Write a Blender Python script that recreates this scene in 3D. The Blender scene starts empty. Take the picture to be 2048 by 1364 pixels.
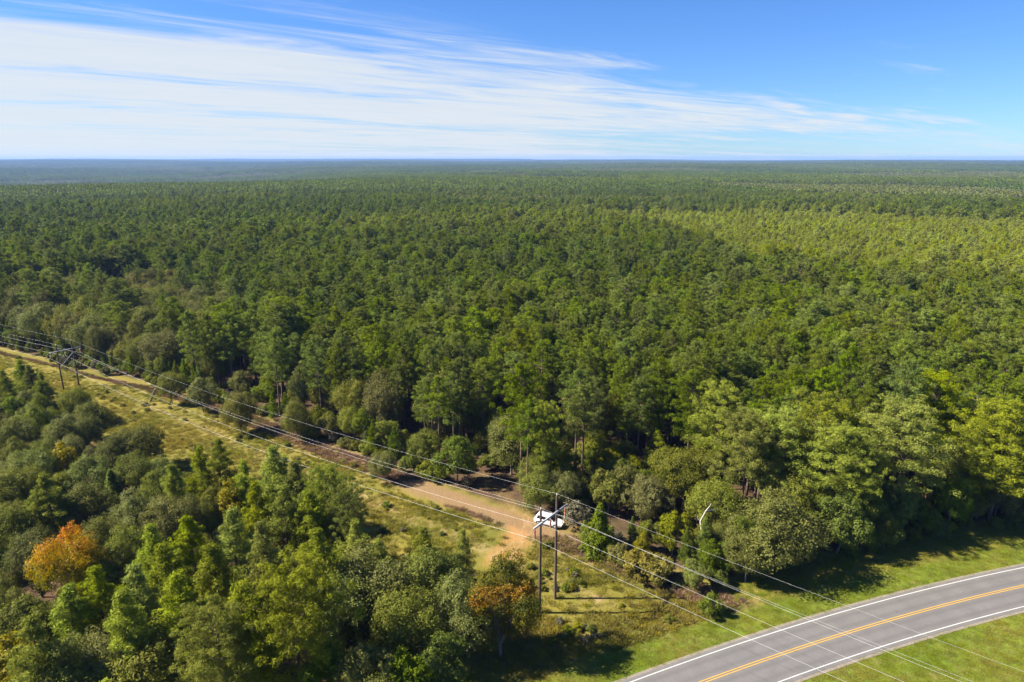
import bpy, math, random
import numpy as np
from mathutils import Vector, Matrix
R = math.radians
sc = bpy.context.scene
rng = np.random.default_rng(7)
random.seed(7)

# ------------------------------------------------------------------ camera, sky, sun, exposure
CAM_H, PITCH, FPX = 58.0, R(15.0), 1365.0          # flying height, tilt below level, focal length in photo pixels
cam_d = bpy.data.cameras.new('camera'); cam = bpy.data.objects.new('camera', cam_d)
sc.collection.objects.link(cam); sc.camera = cam
cam.location = (0, 0, CAM_H); cam.rotation_euler = (R(90) - PITCH, 0, 0)
cam_d.sensor_width = 36.0; cam_d.lens = 24.0; cam_d.clip_start = 0.5; cam_d.clip_end = 60000

SUN_EL, SUN_FROM = R(41.0), R(180.0)               # light comes from -X (the left), shadows fall to +X
sun_d = bpy.data.lights.new('sun', 'SUN'); sun = bpy.data.objects.new('sun', sun_d)
sc.collection.objects.link(sun)
sun_d.energy = 4.9; sun_d.angle = R(0.53); sun_d.color = (1.0, 0.91, 0.76)
sdir = Vector((math.cos(SUN_EL) * math.cos(SUN_FROM), math.cos(SUN_EL) * math.sin(SUN_FROM), math.sin(SUN_EL)))
sun.rotation_euler = sdir.to_track_quat('Z', 'Y').to_euler(); sun.location = (-200, 0, 300)

sc.view_settings.view_transform = 'Standard'; sc.view_settings.look = 'None'
sc.view_settings.gamma = 1.0; sc.view_settings.use_curve_mapping = False
sc.view_settings.exposure = 1.68

world = bpy.data.worlds.new('World'); sc.world = world; world.use_nodes = True
wt = world.node_tree; wt.nodes.clear()

class NT:
    """small helper to write node trees"""
    def __init__(s, tree): s.t = tree
    def n(s, typ, **kw):
        nd = s.t.nodes.new(typ)
        for k, v in kw.items():
            if k.startswith('i_'):
                key = k[2:]; key = int(key) if key.isdigit() else key.replace('_', ' ')
                s.set(nd.inputs[key], v)
            else: setattr(nd, k, v)
        return nd
    def set(s, sock, v):
        if isinstance(v, bpy.types.NodeSocket): s.t.links.new(v, sock)
        else: sock.default_value = v
    def m(s, op, a, b=0.0, c=None, clamp=False):
        nd = s.t.nodes.new('ShaderNodeMath'); nd.operation = op; nd.use_clamp = clamp
        s.set(nd.inputs[0], a); s.set(nd.inputs[1], b)
        if c is not None: s.set(nd.inputs[2], c)
        return nd.outputs[0]
    def mr(s, v, a, b, c=0.0, d=1.0, smooth=False):
        nd = s.t.nodes.new('ShaderNodeMapRange'); nd.clamp = True
        if smooth: nd.interpolation_type = 'SMOOTHSTEP'
        s.set(nd.inputs[0], v)
        for i, x in enumerate((a, b, c, d)): s.set(nd.inputs[i + 1], x)
        return nd.outputs[0]
    def mix(s, f, a, b, blend='MIX'):
        nd = s.t.nodes.new('ShaderNodeMix'); nd.data_type = 'RGBA'; nd.blend_type = blend
        s.set(nd.inputs[0], f); s.set(nd.inputs[6], col(a)); s.set(nd.inputs[7], col(b))
        return nd.outputs[2]
    def noise(s, vec, scale, detail=4.0, rough=0.55, dist=0.0):
        nd = s.t.nodes.new('ShaderNodeTexNoise')
        if vec is not None: s.set(nd.inputs['Vector'], vec)
        nd.inputs['Scale'].default_value = scale; nd.inputs['Detail'].default_value = detail
        nd.inputs['Roughness'].default_value = rough; nd.inputs['Distortion'].default_value = dist
        return nd.outputs['Fac']
    def attr(s, name, typ='GEOMETRY'):
        nd = s.t.nodes.new('ShaderNodeAttribute'); nd.attribute_name = name; nd.attribute_type = typ
        return nd.outputs['Fac']
def col(c):
    if isinstance(c, (tuple, list)) and len(c) == 3: return (*c, 1.0)
    return c

W = NT(wt)
SKY_STRENGTH = 0.15
tc = W.n('ShaderNodeTexCoord').outputs['Generated']
sky = W.n('ShaderNodeTexSky'); sky.sky_type = 'NISHITA'; sky.sun_disc = False
sky.sun_elevation = SUN_EL; sky.sun_rotation = R(270.0)
sky.altitude = 60; sky.air_density = 1.0; sky.dust_density = 0.0; sky.ozone_density = 3.0
hsv = W.n('ShaderNodeHueSaturation', i_Saturation=1.06, i_Value=0.285, i_Color=sky.outputs[0])
sky_col = W.mix(1.0, hsv.outputs[0], (0.50, 0.76, 1.22), 'MULTIPLY')
sep = W.n('ShaderNodeSeparateXYZ', i_0=tc)
dx, dy, dz = sep.outputs
# high thin cloud on a level sheet: project each direction on a plane above the ground
den = W.m('ADD', W.m('MAXIMUM', dz, 0.0), 0.03)
u = W.m('DIVIDE', dx, den); v = W.m('DIVIDE', dy, den)
al = W.m('ADD', W.m('MULTIPLY', u, 0.79), W.m('MULTIPLY', v, 0.62))       # along the streaks
ac = W.m('SUBTRACT', W.m('MULTIPLY', v, 0.79), W.m('MULTIPLY', u, 0.62))  # across them
cv = W.n('ShaderNodeCombineXYZ', i_0=W.m('MULTIPLY', al, 0.13), i_1=W.m('MULTIPLY', ac, 0.50), i_2=3.7).outputs[0]
cv_fine = W.n('ShaderNodeCombineXYZ', i_0=W.m('MULTIPLY', al, 0.42), i_1=W.m('MULTIPLY', ac, 1.5), i_2=9.2).outputs[0]
n_big = W.noise(cv, 1.0, 4.0, 0.55, 0.5)
n_fine = W.noise(cv_fine, 1.0, 7.0, 0.62, 1.1)
az = W.m('DIVIDE', dx, W.m('MAXIMUM', W.m('ABSOLUTE', dy), 0.05))
rim = W.mr(ac, 3.0, 6.8, 0.0, 1.0, True)                                  # the sheet's upper rim
side = W.mr(az, -0.75, 0.75, 0.32, 0.0)                                 # it thickens towards the left
low = W.mr(dz, 0.012, 0.05, 1.0, 0.0, True)
gap = W.m('ADD', W.m('MULTIPLY', W.mr(W.m('ADD', az, W.m('MULTIPLY', dz, 3.0)), 0.02, 0.26, 0.0, 1.0, True), W.m('MULTIPLY', low, 0.34)), W.mr(az, 0.15, 0.6, 0.0, -0.02))
dens = W.m('ADD', W.m('MULTIPLY_ADD', n_big, 1.5, W.m('MULTIPLY', n_fine, 1.25)), W.m('SUBTRACT', side, 0.62))
dens = W.m('SUBTRACT', W.m('ADD', dens, W.m('MULTIPLY', W.m('SUBTRACT', rim, 0.6), 0.72)), gap)
cl = W.mr(dens, 0.66, 1.30, 0.0, 0.92, True)
cloud_col = W.mix(n_fine, (1.42, 1.60, 1.78), (1.80, 1.86, 1.90))
skymix = W.mix(cl, sky_col, cloud_col)
bg = W.n('ShaderNodeBackground', i_Color=skymix, i_Strength=SKY_STRENGTH)
wo = W.n('ShaderNodeOutputWorld'); wt.links.new(bg.outputs[0], wo.inputs[0])

cy = sc.cycles
cy.max_bounces = 5; cy.diffuse_bounces = 2; cy.glossy_bounces = 1; cy.transmission_bounces = 3
cy.transparent_max_bounces = 4; cy.volume_bounces = 0
cy.use_adaptive_sampling = False
cy.use_denoising = True; cy.denoiser = 'OPENIMAGEDENOISE'; cy.denoising_input_passes = 'RGB_ALBEDO_NORMAL'; cy.denoising_prefilter = 'ACCURATE'
cy.sample_clamp_indirect = 4.0
cy.caustics_reflective = False; cy.caustics_refractive = False
sc.render.use_persistent_data = False

# ------------------------------------------------------------------ where things stand
S15, C15 = math.sin(PITCH), math.cos(PITCH)
def G(px, py, h=0.0):
    """ground point under a thing whose top (h metres up) is seen at that place of the 2048 px photograph"""
    k = (py - 682.0) / FPX
    z = (CAM_H - h) / (S15 + k * C15)
    return np.array([(px - 1024.0) / FPX * z, z * (C15 - k * S15)])

LD = np.array([-0.8, 0.6]); LN = np.array([0.6, 0.8])           # direction of the power line, and across it (away from the camera)
H1 = np.array([4.75, 79.3]); H2 = H1 + LD * 150.0
LD2 = np.array([-0.875, 0.484]); P3 = H2 + LD2 * 150.0; H0 = H1 - LD * 150.0

def seg_dist(P, A, B):
    """distance of points P (n,2) from segment AB and side (positive = left of A->B)"""
    A = np.asarray(A, float); B = np.asarray(B, float); d = B - A
    t = np.clip(((P - A) @ d) / (d @ d), 0, 1)
    q = A + t[:, None] * d; w = P - q
    side = np.sign(d[0] * w[:, 1] - d[1] * w[:, 0])
    return np.hypot(w[:, 0], w[:, 1]), side, t
def poly_dist(P, pts):
    best = np.full(len(P), 1e9); sd = np.zeros(len(P))
    for a, b in zip(pts[:-1], pts[1:]):
        d, s, _ = seg_dist(P, a, b)
        m = d < best; best[m] = d[m]; sd[m] = s[m]
    return best, sd
ROW = [H0 - LD * 200, H1, H2, H2 + LD2 * 400]
def row_off(P):
    """signed distance across the cleared strip, positive on the far side"""
    d, s = poly_dist(P, ROW)
    return -d * s if False else d * np.where(s == 0, 1, -s)
# centre of the road, traced and smoothed, then carried on with the same bend
road_px = [(1410, 1362), (1532, 1321), (1654, 1279.5), (1851, 1220), (2048, 1172.5)]
rp = [G(*p) for p in road_px]
def fit_arc(pts):
    A = np.array([[p[0], p[1], 1] for p in pts]); b = np.array([p[0]**2 + p[1]**2 for p in pts])
    s_ = np.linalg.lstsq(A, b, rcond=None)[0]; c = s_[:2] / 2
    return c, math.sqrt(s_[2] + c @ c)
rc, rr = fit_arc(rp)
a_mid = math.atan2(rp[2][1] - rc[1], rp[2][0] - rc[0])
sgn = 1 if math.atan2(rp[4][1] - rc[1], rp[4][0] - rc[0]) > a_mid else -1
ROAD = []
for s_ in np.arange(-150, 260, 2.0):
    a = a_mid + sgn * np.clip(s_, -130, 90) / rr
    p = rc + rr * np.array([math.cos(a), math.sin(a)])
    ex = s_ - np.clip(s_, -130, 90)
    t = sgn * np.array([-math.sin(a), math.cos(a)])
    ROAD.append(p + t * ex)
ROAD = np.array(ROAD)
def road_dist(P):
    """distance from the road's centre line, sign positive on its far side"""
    D = np.full(len(P), 1e9); S = np.ones(len(P))
    for i0 in range(0, len(P), 20000):
        Q = P[i0:i0 + 20000]
        d2 = ((Q[:, None, :] - ROAD[None, :, :]) ** 2).sum(2); j = d2.argmin(1)
        j0 = np.clip(j - 1, 0, len(ROAD) - 2)
        tx = ROAD[j0 + 1] - ROAD[j0]; w = Q - ROAD[j]
        D[i0:i0 + 20000] = np.sqrt(d2[np.arange(len(Q)), j])
        S[i0:i0 + 20000] = np.where(tx[:, 0] * w[:, 1] - tx[:, 1] * w[:, 0] > 0, 1, -1)
    return D, S

def vnoise(P, scale, seed=0, octaves=3):
    """smooth value noise on the plane, about 0..1"""
    out = np.zeros(len(P)); amp = 1.0; tot = 0.0
    for o in range(octaves):
        Q = P / scale * (2 ** o) + 37.7 * (seed + o)
        i = np.floor(Q).astype(np.int64); f = Q - i; f = f * f * (3 - 2 * f)
        def h(ix, iy):
            n = (ix * 374761393 + iy * 668265263 + (seed + o) * 974711) & 0x7fffffff
            n = ((n ^ (n >> 13)) * 1274126177) & 0x7fffffff
            return ((n ^ (n >> 16)) & 0xffff) / 65535.0
        a = h(i[:, 0], i[:, 1]); b = h(i[:, 0] + 1, i[:, 1]); c = h(i[:, 0], i[:, 1] + 1); d = h(i[:, 0] + 1, i[:, 1] + 1)
        out += amp * ((a * (1 - f[:, 0]) + b * f[:, 0]) * (1 - f[:, 1]) + (c * (1 - f[:, 0]) + d * f[:, 0]) * f[:, 1])
        tot += amp; amp *= 0.5
    return out / tot
def sstep(a, b, x):
    t = np.clip((x - a) / (b - a), 0, 1); return t * t * (3 - 2 * t)
def land(P):
    """height of the land: level round the road, gentle swells and a wide valley to the left further out"""
    P = np.asarray(P, float).reshape(-1, 2)
    r = np.hypot(P[:, 0], P[:, 1]); az_ = P[:, 0] / np.maximum(P[:, 1], 1.0)
    z = (vnoise(P, 1500.0, 3, 2) - 0.5) * 34 * sstep(420, 1700, r)
    z += (vnoise(P, 420.0, 5, 2) - 0.5) * 9 * sstep(260, 700, r)
    val = sstep(1330, 2250, r) * sstep(-0.16, -0.48, az_) * (P[:, 1] > 0)
    z -= 40 * val * (1 - 0.9 * sstep(3600, 8200, r))
    z += 26 * sstep(5200, 10500, r) + (vnoise(P, 4200.0, 8, 1) - 0.5) * 46 * sstep(4500, 8000, r)
    z -= 6 * sstep(700, 900, r) * sstep(1200, 1000, r)
    return z
def land1(x, y): return float(land([[x, y]])[0])

# ------------------------------------------------------------------ materials
def mat_new(name):
    m = bpy.data.materials.new(name); m.use_nodes = True; m.node_tree.nodes.clear()
    return m, NT(m.node_tree)
def out(m, t, shader, disp=None):
    o = t.n('ShaderNodeOutputMaterial'); m.node_tree.links.new(shader, o.inputs[0])
def simple(name, c, rough=0.6, metal=0.0, spec=0.4, var=0.12, scale=6.0):
    m, t = mat_new(name)
    geo = t.n('ShaderNodeTexCoord').outputs['Object']
    n_ = t.noise(geo, scale, 4.0)
    cc = t.mix(n_, tuple(x * (1 - var) for x in c), tuple(min(1, x * (1 + var)) for x in c))
    b = t.n('ShaderNodeBsdfPrincipled', i_Base_Color=cc, i_Roughness=rough, i_Metallic=metal)
    b.inputs['Specular IOR Level'].default_value = spec
    out(m, t, b.outputs[0]); return m
def leafmat(name, dark, light, tips, alt=None, trans=0.35, rough=0.5, spec=0.28):
    """leaf colour runs dark -> light over leaves, 'tips' on some sprays; 'hue' on a tree leans it towards alt"""
    m, t = mat_new(name)
    tone = t.attr('tone'); rnd = t.n('ShaderNodeObjectInfo').outputs['Random']
    c = t.mix(t.mr(tone, 0.1, 0.8), dark, light)
    c = t.mix(t.mr(tone, 0.78, 1.0, 0.0, 0.8), c, tips)
    if alt is not None:
        hue = t.attr('hue', 'INSTANCER')
        a_ = t.mix(t.mr(tone, 0.1, 0.95), tuple(x * 0.6 for x in alt), alt)
        c = t.mix(hue, c, a_)
    hs = t.n('ShaderNodeHueSaturation', i_Color=c,
             i_Hue=t.mr(rnd, 0, 1, 0.478, 0.498), i_Value=t.mr(rnd, 0, 1, 0.78, 1.22), i_Saturation=t.mr(t.m('FRACT', t.m('MULTIPLY', rnd, 7.31)), 0, 1, 0.86, 1.10))
    b = t.n('ShaderNodeBsdfPrincipled', i_Base_Color=hs.outputs[0], i_Roughness=rough)
    b.inputs['Specular IOR Level'].default_value = spec
    tr = t.n('ShaderNodeBsdfTranslucent', i_Color=t.mix(1.0, hs.outputs[0], (1.15, 1.15, 0.75), 'MULTIPLY'))
    mx = t.n('ShaderNodeMixShader', i_0=trans); t.set(mx.inputs[1], b.outputs[0]); t.set(mx.inputs[2], tr.outputs[0])
    out(m, t, mx.outputs[0]); return m
M = {}
M['pine'] = leafmat('pine_needles', (0.041, 0.075, 0.006), (0.118, 0.180, 0.013), (0.205, 0.255, 0.025), alt=(0.285, 0.345, 0.022), trans=0.34, rough=0.65, spec=0.06)
M['oak'] = leafmat('oak_leaves', (0.064, 0.090, 0.014), (0.168, 0.196, 0.034), (0.245, 0.258, 0.062), alt=(0.225, 0.175, 0.052), trans=0.30, rough=0.6, spec=0.08)
M['leaf'] = leafmat('broad_leaves', (0.052, 0.086, 0.009), (0.130, 0.190, 0.018), (0.210, 0.250, 0.036), alt=(0.330, 0.280, 0.026), trans=0.33, rough=0.55, spec=0.1)
M['yellow'] = leafmat('yellow_leaves', (0.16, 0.17, 0.015), (0.34, 0.31, 0.028), (0.40, 0.34, 0.03), alt=(0.30, 0.22, 0.03), trans=0.42, spec=0.15)
M['maple'] = leafmat('turning_maple_leaves', (0.16, 0.18, 0.016), (0.36, 0.24, 0.022), (0.40, 0.13, 0.020), trans=0.42, spec=0.15)
M['sweetgum'] = leafmat('turning_gum_leaves', (0.085, 0.110, 0.014), (0.27, 0.25, 0.026), (0.37, 0.22, 0.030), trans=0.4, spec=0.15)
M['cedar'] = leafmat('cedar_sprays', (0.062, 0.105, 0.006), (0.145, 0.200, 0.010), (0.20, 0.26, 0.016), trans=0.4, spec=0.15)
M['grass'] = leafmat('grass_blades', (0.190, 0.175, 0.024), (0.290, 0.245, 0.042), (0.37, 0.29, 0.090), alt=(0.185, 0.245, 0.018), trans=0.40, rough=0.7, spec=0.1)
M['brush'] = leafmat('dead_brush_twigs', (0.15, 0.092, 0.050), (0.25, 0.165, 0.095), (0.31, 0.23, 0.15), alt=(0.13, 0.14, 0.025), trans=0.2, rough=0.8, spec=0.1)
M['grey_brush'] = leafmat('grey_twig_leaves', (0.12, 0.115, 0.065), (0.20, 0.19, 0.115), (0.26, 0.25, 0.16), trans=0.3, rough=0.7, spec=0.1)
M['bark'] = simple('pine_bark', (0.13, 0.095, 0.075), 0.9, spec=0.1, var=0.4, scale=3.0)
M['oakbark'] = simple('oak_bark', (0.16, 0.14, 0.12), 0.9, spec=0.1, var=0.35, scale=3.0)
M['deadwood'] = simple('dead_wood', (0.50, 0.46, 0.40), 0.85, spec=0.1, var=0.15)
M['pole'] = simple('pole_wood', (0.105, 0.075, 0.055), 0.85, spec=0.15, var=0.4, scale=2.0)
M['galv'] = simple('galvanised_steel', (0.52, 0.56, 0.58), 0.45, 0.6, 0.5, 0.1)
M['armwood'] = simple('weathered_arm', (0.33, 0.34, 0.34), 0.7, spec=0.2, var=0.12)
M['insul'] = simple('brown_porcelain', (0.20, 0.055, 0.022), 0.25, spec=0.5, var=0.1)
M['wire'] = simple('aluminium_wire', (0.58, 0.58, 0.56), 0.5, 0.2, 0.5, 0.04)
M['paint'] = simple('white_car_paint', (0.66, 0.665, 0.68), 0.3, spec=0.5, var=0.04)
M['glass'] = simple('dark_car_glass', (0.015, 0.018, 0.022), 0.06, spec=0.6, var=0.05)
M['tyre'] = simple('tyre_rubber', (0.02, 0.02, 0.02), 0.85, spec=0.2)
M['rim'] = simple('alloy_rim', (0.5, 0.5, 0.52), 0.35, 0.8)
M['lamp'] = simple('clear_lamp', (0.75, 0.77, 0.8), 0.1, spec=0.6, var=0.02)
M['tail'] = simple('red_lamp', (0.35, 0.01, 0.01), 0.15, spec=0.6, var=0.02)
M['trim'] = simple('black_trim', (0.025, 0.025, 0.027), 0.6, spec=0.3)

# ground: grass, dead brush, bare dirt and needle litter sorted by distance fields kept on the mesh
m, t = mat_new('ground_cover')
pos = t.n('ShaderNodeNewGeometry').outputs['Position']
nA = t.noise(pos, 0.09, 5.0, 0.6); nB = t.noise(pos, 0.5, 5.0, 0.6); nC = t.noise(pos, 2.6, 4.0, 0.65); nD = t.noise(pos, 0.028, 3.0, 0.5)
wob = t.m('ADD', t.m('MULTIPLY', t.m('SUBTRACT', nB, 0.5), 5.0), t.m('MULTIPLY', t.m('SUBTRACT', nA, 0.5), 5.0))
g_rough = t.mix(t.mr(nA, 0.30, 0.70), (0.113, 0.112, 0.019), (0.233, 0.179, 0.035))
g_rough = t.mix(t.mr(nB, 0.52, 0.75, 0, 0.65), g_rough, (0.257, 0.184, 0.063))
g_rough = t.mix(t.mr(nC, 0.35, 0.75, 0.0, 0.55), g_rough, (0.104, 0.112, 0.017))
g_mown = t.mix(t.mr(nA, 0.35, 0.65), (0.091, 0.141, 0.011), (0.148, 0.171, 0.021))
g_mown = t.mix(t.mr(nB, 0.48, 0.72, 0, 0.8), g_mown, (0.190, 0.144, 0.053))
g_mown = t.mix(t.mr(nC, 0.40, 0.75, 0.0, 0.5), g_mown, (0.068, 0.106, 0.011))
mown = t.mr(t.m('ADD', t.attr('mown'), t.m('MULTIPLY', wob, 0.22)), -0.5, 0.7)
c = t.mix(mown, g_rough, g_mown)
track = t.mr(t.m('ADD', t.attr('track'), t.m('MULTIPLY', t.m('SUBTRACT', nB, 0.5), 1.6)), -0.4, 0.6)
c = t.mix(t.m('MULTIPLY', track, 0.65), c, (0.228, 0.179, 0.068))
brown = t.mr(t.m('ADD', t.attr('brown'), t.m('MULTIPLY', wob, 0.5)), -0.8, 1.2)
brn = t.mix(t.mr(nC, 0.3, 0.7), (0.170, 0.098, 0.052), (0.235, 0.160, 0.098))
c = t.mix(t.m('MULTIPLY', t.m('MULTIPLY', brown, 0.85), t.m('SUBTRACT', 1.0, mown)), c, brn)
dirt = t.mr(t.m('ADD', t.attr('dirt'), t.m('MULTIPLY', wob, 0.7)), -1.1, 1.5)
dcol = t.mix(t.mr(nB, 0.35, 0.7), (0.180, 0.105, 0.048), (0.255, 0.158, 0.076))
orange = t.mr(t.m('ADD', t.attr('orange'), t.m('MULTIPLY', wob, 0.75)), -1.1, 1.3)
ocol = t.mix(t.mr(nC, 0.3, 0.7), (0.300, 0.150, 0.050), (0.370, 0.215, 0.088))
dirt = t.m('MULTIPLY', dirt, t.mr(t.m('ADD', nC, t.m('MULTIPLY', nB, 0.6)), 0.58, 0.86, 1.0, 0.35)); orange = t.m('MULTIPLY', orange, t.mr(nC, 0.45, 0.7, 1.0, 0.45))
nE = t.noise(pos, 7.0, 4.0, 0.7)
dcol = t.mix(t.mr(nE, 0.4, 0.75, 0, 0.6), dcol, (0.13, 0.085, 0.045))
c = t.mix(dirt, c, dcol); c = t.mix(orange, c, ocol)
rut = t.mr(t.m('ABSOLUTE', t.m('SUBTRACT', t.attr('rut'), 0.78)), 0.0, 0.30, 0.75, 0.0, True)
c = t.mix(t.m('MULTIPLY', rut, t.mr(nB, 0.3, 0.6)), c, (0.30, 0.205, 0.105))
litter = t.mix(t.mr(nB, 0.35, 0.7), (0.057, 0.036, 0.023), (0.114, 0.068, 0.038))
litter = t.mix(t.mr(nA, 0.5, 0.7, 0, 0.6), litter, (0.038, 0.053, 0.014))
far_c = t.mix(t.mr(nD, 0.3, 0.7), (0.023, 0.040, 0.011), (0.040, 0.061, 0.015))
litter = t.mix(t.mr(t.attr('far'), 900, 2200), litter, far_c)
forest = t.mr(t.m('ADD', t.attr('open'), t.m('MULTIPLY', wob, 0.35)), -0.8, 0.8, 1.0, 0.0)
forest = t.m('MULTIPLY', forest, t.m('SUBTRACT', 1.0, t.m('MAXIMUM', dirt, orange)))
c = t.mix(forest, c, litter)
bump = t.n('ShaderNodeBump', i_Strength=0.55, i_Distance=0.25, i_Height=t.m('ADD', nC, t.m('MULTIPLY', nB, 1.2)))
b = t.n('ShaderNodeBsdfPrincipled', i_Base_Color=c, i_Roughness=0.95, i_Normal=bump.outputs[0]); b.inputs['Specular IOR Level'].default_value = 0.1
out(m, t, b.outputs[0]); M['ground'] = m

m, t = mat_new('asphalt')
pos = t.n('ShaderNodeNewGeometry').outputs['Position']; lane = t.attr('lane')
n1 = t.noise(pos, 0.35, 5.0, 0.6); n2 = t.noise(pos, 9.0, 3.0, 0.6); n3 = t.noise(pos, 1.8, 5.0, 0.7)
c = t.mix(t.mr(n1, 0.35, 0.65), (0.125, 0.120, 0.118), (0.152, 0.144, 0.141))
c = t.mix(t.mr(n2, 0.3, 0.7, 0, 0.35), c, (0.091, 0.087, 0.085))
# wheel paths polished a little darker, along the lanes
wp = t.mr(t.m('ABSOLUTE', t.m('SUBTRACT', t.m('ABSOLUTE', t.m('SUBTRACT', t.m('ABSOLUTE', lane), 1.75)), 0.85)), 0.0, 0.60, 0.50, 0.0, True)
c = t.mix(wp, c, (0.095, 0.091, 0.091))
c = t.mix(t.mr(n3, 0.58, 0.72, 0, 0.45), c, (0.076, 0.074, 0.074))
n4 = t.noise(pos, 0.9, 8.0, 0.75, 2.5); c = t.mix(t.mr(t.m('ABSOLUTE', t.m('SUBTRACT', n4, 0.5)), 0.0, 0.006, 0.55, 0.0), c, (0.05, 0.05, 0.05))
b = t.n('ShaderNodeBsdfPrincipled', i_Base_Color=c, i_Roughness=0.85); b.inputs['Specular IOR Level'].default_value = 0.25
out(m, t, b.outputs[0]); M['asphalt'] = m
def linepaint(name, c, wear):
    m, t = mat_new(name); pos = t.n('ShaderNodeNewGeometry').outputs['Position']
    n1 = t.noise(pos, 3.0, 5.0, 0.7)
    cc = t.mix(t.mr(n1, 0.55, 0.75, 0, wear), c, (0.167, 0.160, 0.152))
    b = t.n('ShaderNodeBsdfPrincipled', i_Base_Color=cc, i_Roughness=0.7); out(m, t, b.outputs[0]); return m
M['white_line'] = linepaint('white_line_paint', (0.420, 0.420, 0.408), 0.75)
M['yellow_line'] = linepaint('yellow_line_paint', (0.460, 0.265, 0.025), 0.35)
M['grit'] = simple('shoulder_grit', (0.20, 0.175, 0.14), 0.95, spec=0.1, var=0.35, scale=2.5)

# ------------------------------------------------------------------ mesh helpers
def quads_mesh(name, V, Q, mats, midx=None, tone=None, smooth=False):
    me = bpy.data.meshes.new(name)
    V = np.asarray(V, np.float32); Q = np.asarray(Q, np.int32)
    me.vertices.add(len(V)); me.vertices.foreach_set('co', V.ravel())
    me.loops.add(Q.size); me.loops.foreach_set('vertex_index', Q.ravel())
    me.polygons.add(len(Q)); me.polygons.foreach_set('loop_start', np.arange(0, Q.size, Q.shape[1], dtype=np.int32))
    for m_ in mats: me.materials.append(m_)
    if midx is not None: me.polygons.foreach_set('material_index', np.asarray(midx, np.int32))
    if smooth: me.polygons.foreach_set('use_smooth', np.ones(len(Q), bool))
    if tone is not None:
        a = me.attributes.new('tone', 'FLOAT', 'POINT'); a.data.foreach_set('value', np.asarray(tone, np.float32))
    me.update(calc_edges=True); return me
class Geo:
    def __init__(s): s.V = []; s.Q = []; s.T = []; s.I = []; s.n = 0
    def add(s, V, Q, tone=0.5, mi=0):
        V = np.asarray(V, float); Q = np.asarray(Q, int)
        s.V.append(V); s.Q.append(Q + s.n); s.n += len(V)
        s.T.append(np.full(len(V), tone) if np.isscalar(tone) else np.asarray(tone)); s.I.append(np.full(len(Q), mi))
    def tube(s, P, rad, sides=6, mi=0):
        P = np.asarray(P, float); k = len(P); ring = []
        for i in range(k):
            d = P[min(i + 1, k - 1)] - P[max(i - 1, 0)]; d /= np.linalg.norm(d) + 1e-9
            a = np.cross(d, [0.31, 0.95, 0.11] if abs(d[1]) < 0.9 else [1, 0, 0]); a /= np.linalg.norm(a); b = np.cross(d, a)
            th = np.arange(sides) * 2 * np.pi / sides
            ring.append(P[i] + rad[i] * (np.cos(th)[:, None] * a + np.sin(th)[:, None] * b))
        V = np.concatenate(ring); Q = []
        for i in range(k - 1):
            for j in range(sides):
                j2 = (j + 1) % sides
                Q.append((i * sides + j, i * sides + j2, (i + 1) * sides + j2, (i + 1) * sides + j))
        s.add(V, Q, 0.5, mi)
    def mesh(s, name, mats, smooth=False):
        return quads_mesh(name, np.concatenate(s.V), np.concatenate(s.Q), mats, np.concatenate(s.I), np.concatenate(s.T), smooth)
def unit(a): return a / (np.linalg.norm(a, axis=-1, keepdims=True) + 1e-9)
def kites(base, d, L, Wd, g, wide=0.62):
    """one slim four-sided blade per row: base point, direction, length, half width"""
    n = len(base); r = unit(g.normal(size=(n, 3))); w = unit(np.cross(d, r)) * Wd[:, None]
    mid = base + d * (L * wide)[:, None]; tip = base + d * L[:, None]
    V = np.stack([base, mid + w, tip, mid - w], 1).reshape(-1, 3)
    return V, np.arange(4 * n).reshape(-1, 4)
def leaves(c, nrm, size, g):
    n = len(c); a = unit(np.cross(nrm, g.normal(size=(n, 3)))); b = np.cross(nrm, a)
    a = a * size[:, None]; b = b * (size * 0.62)[:, None]
    V = np.stack([c - a, c + b, c + a, c - b], 1).reshape(-1, 3)
    return V, np.arange(4 * n).reshape(-1, 4)

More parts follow.
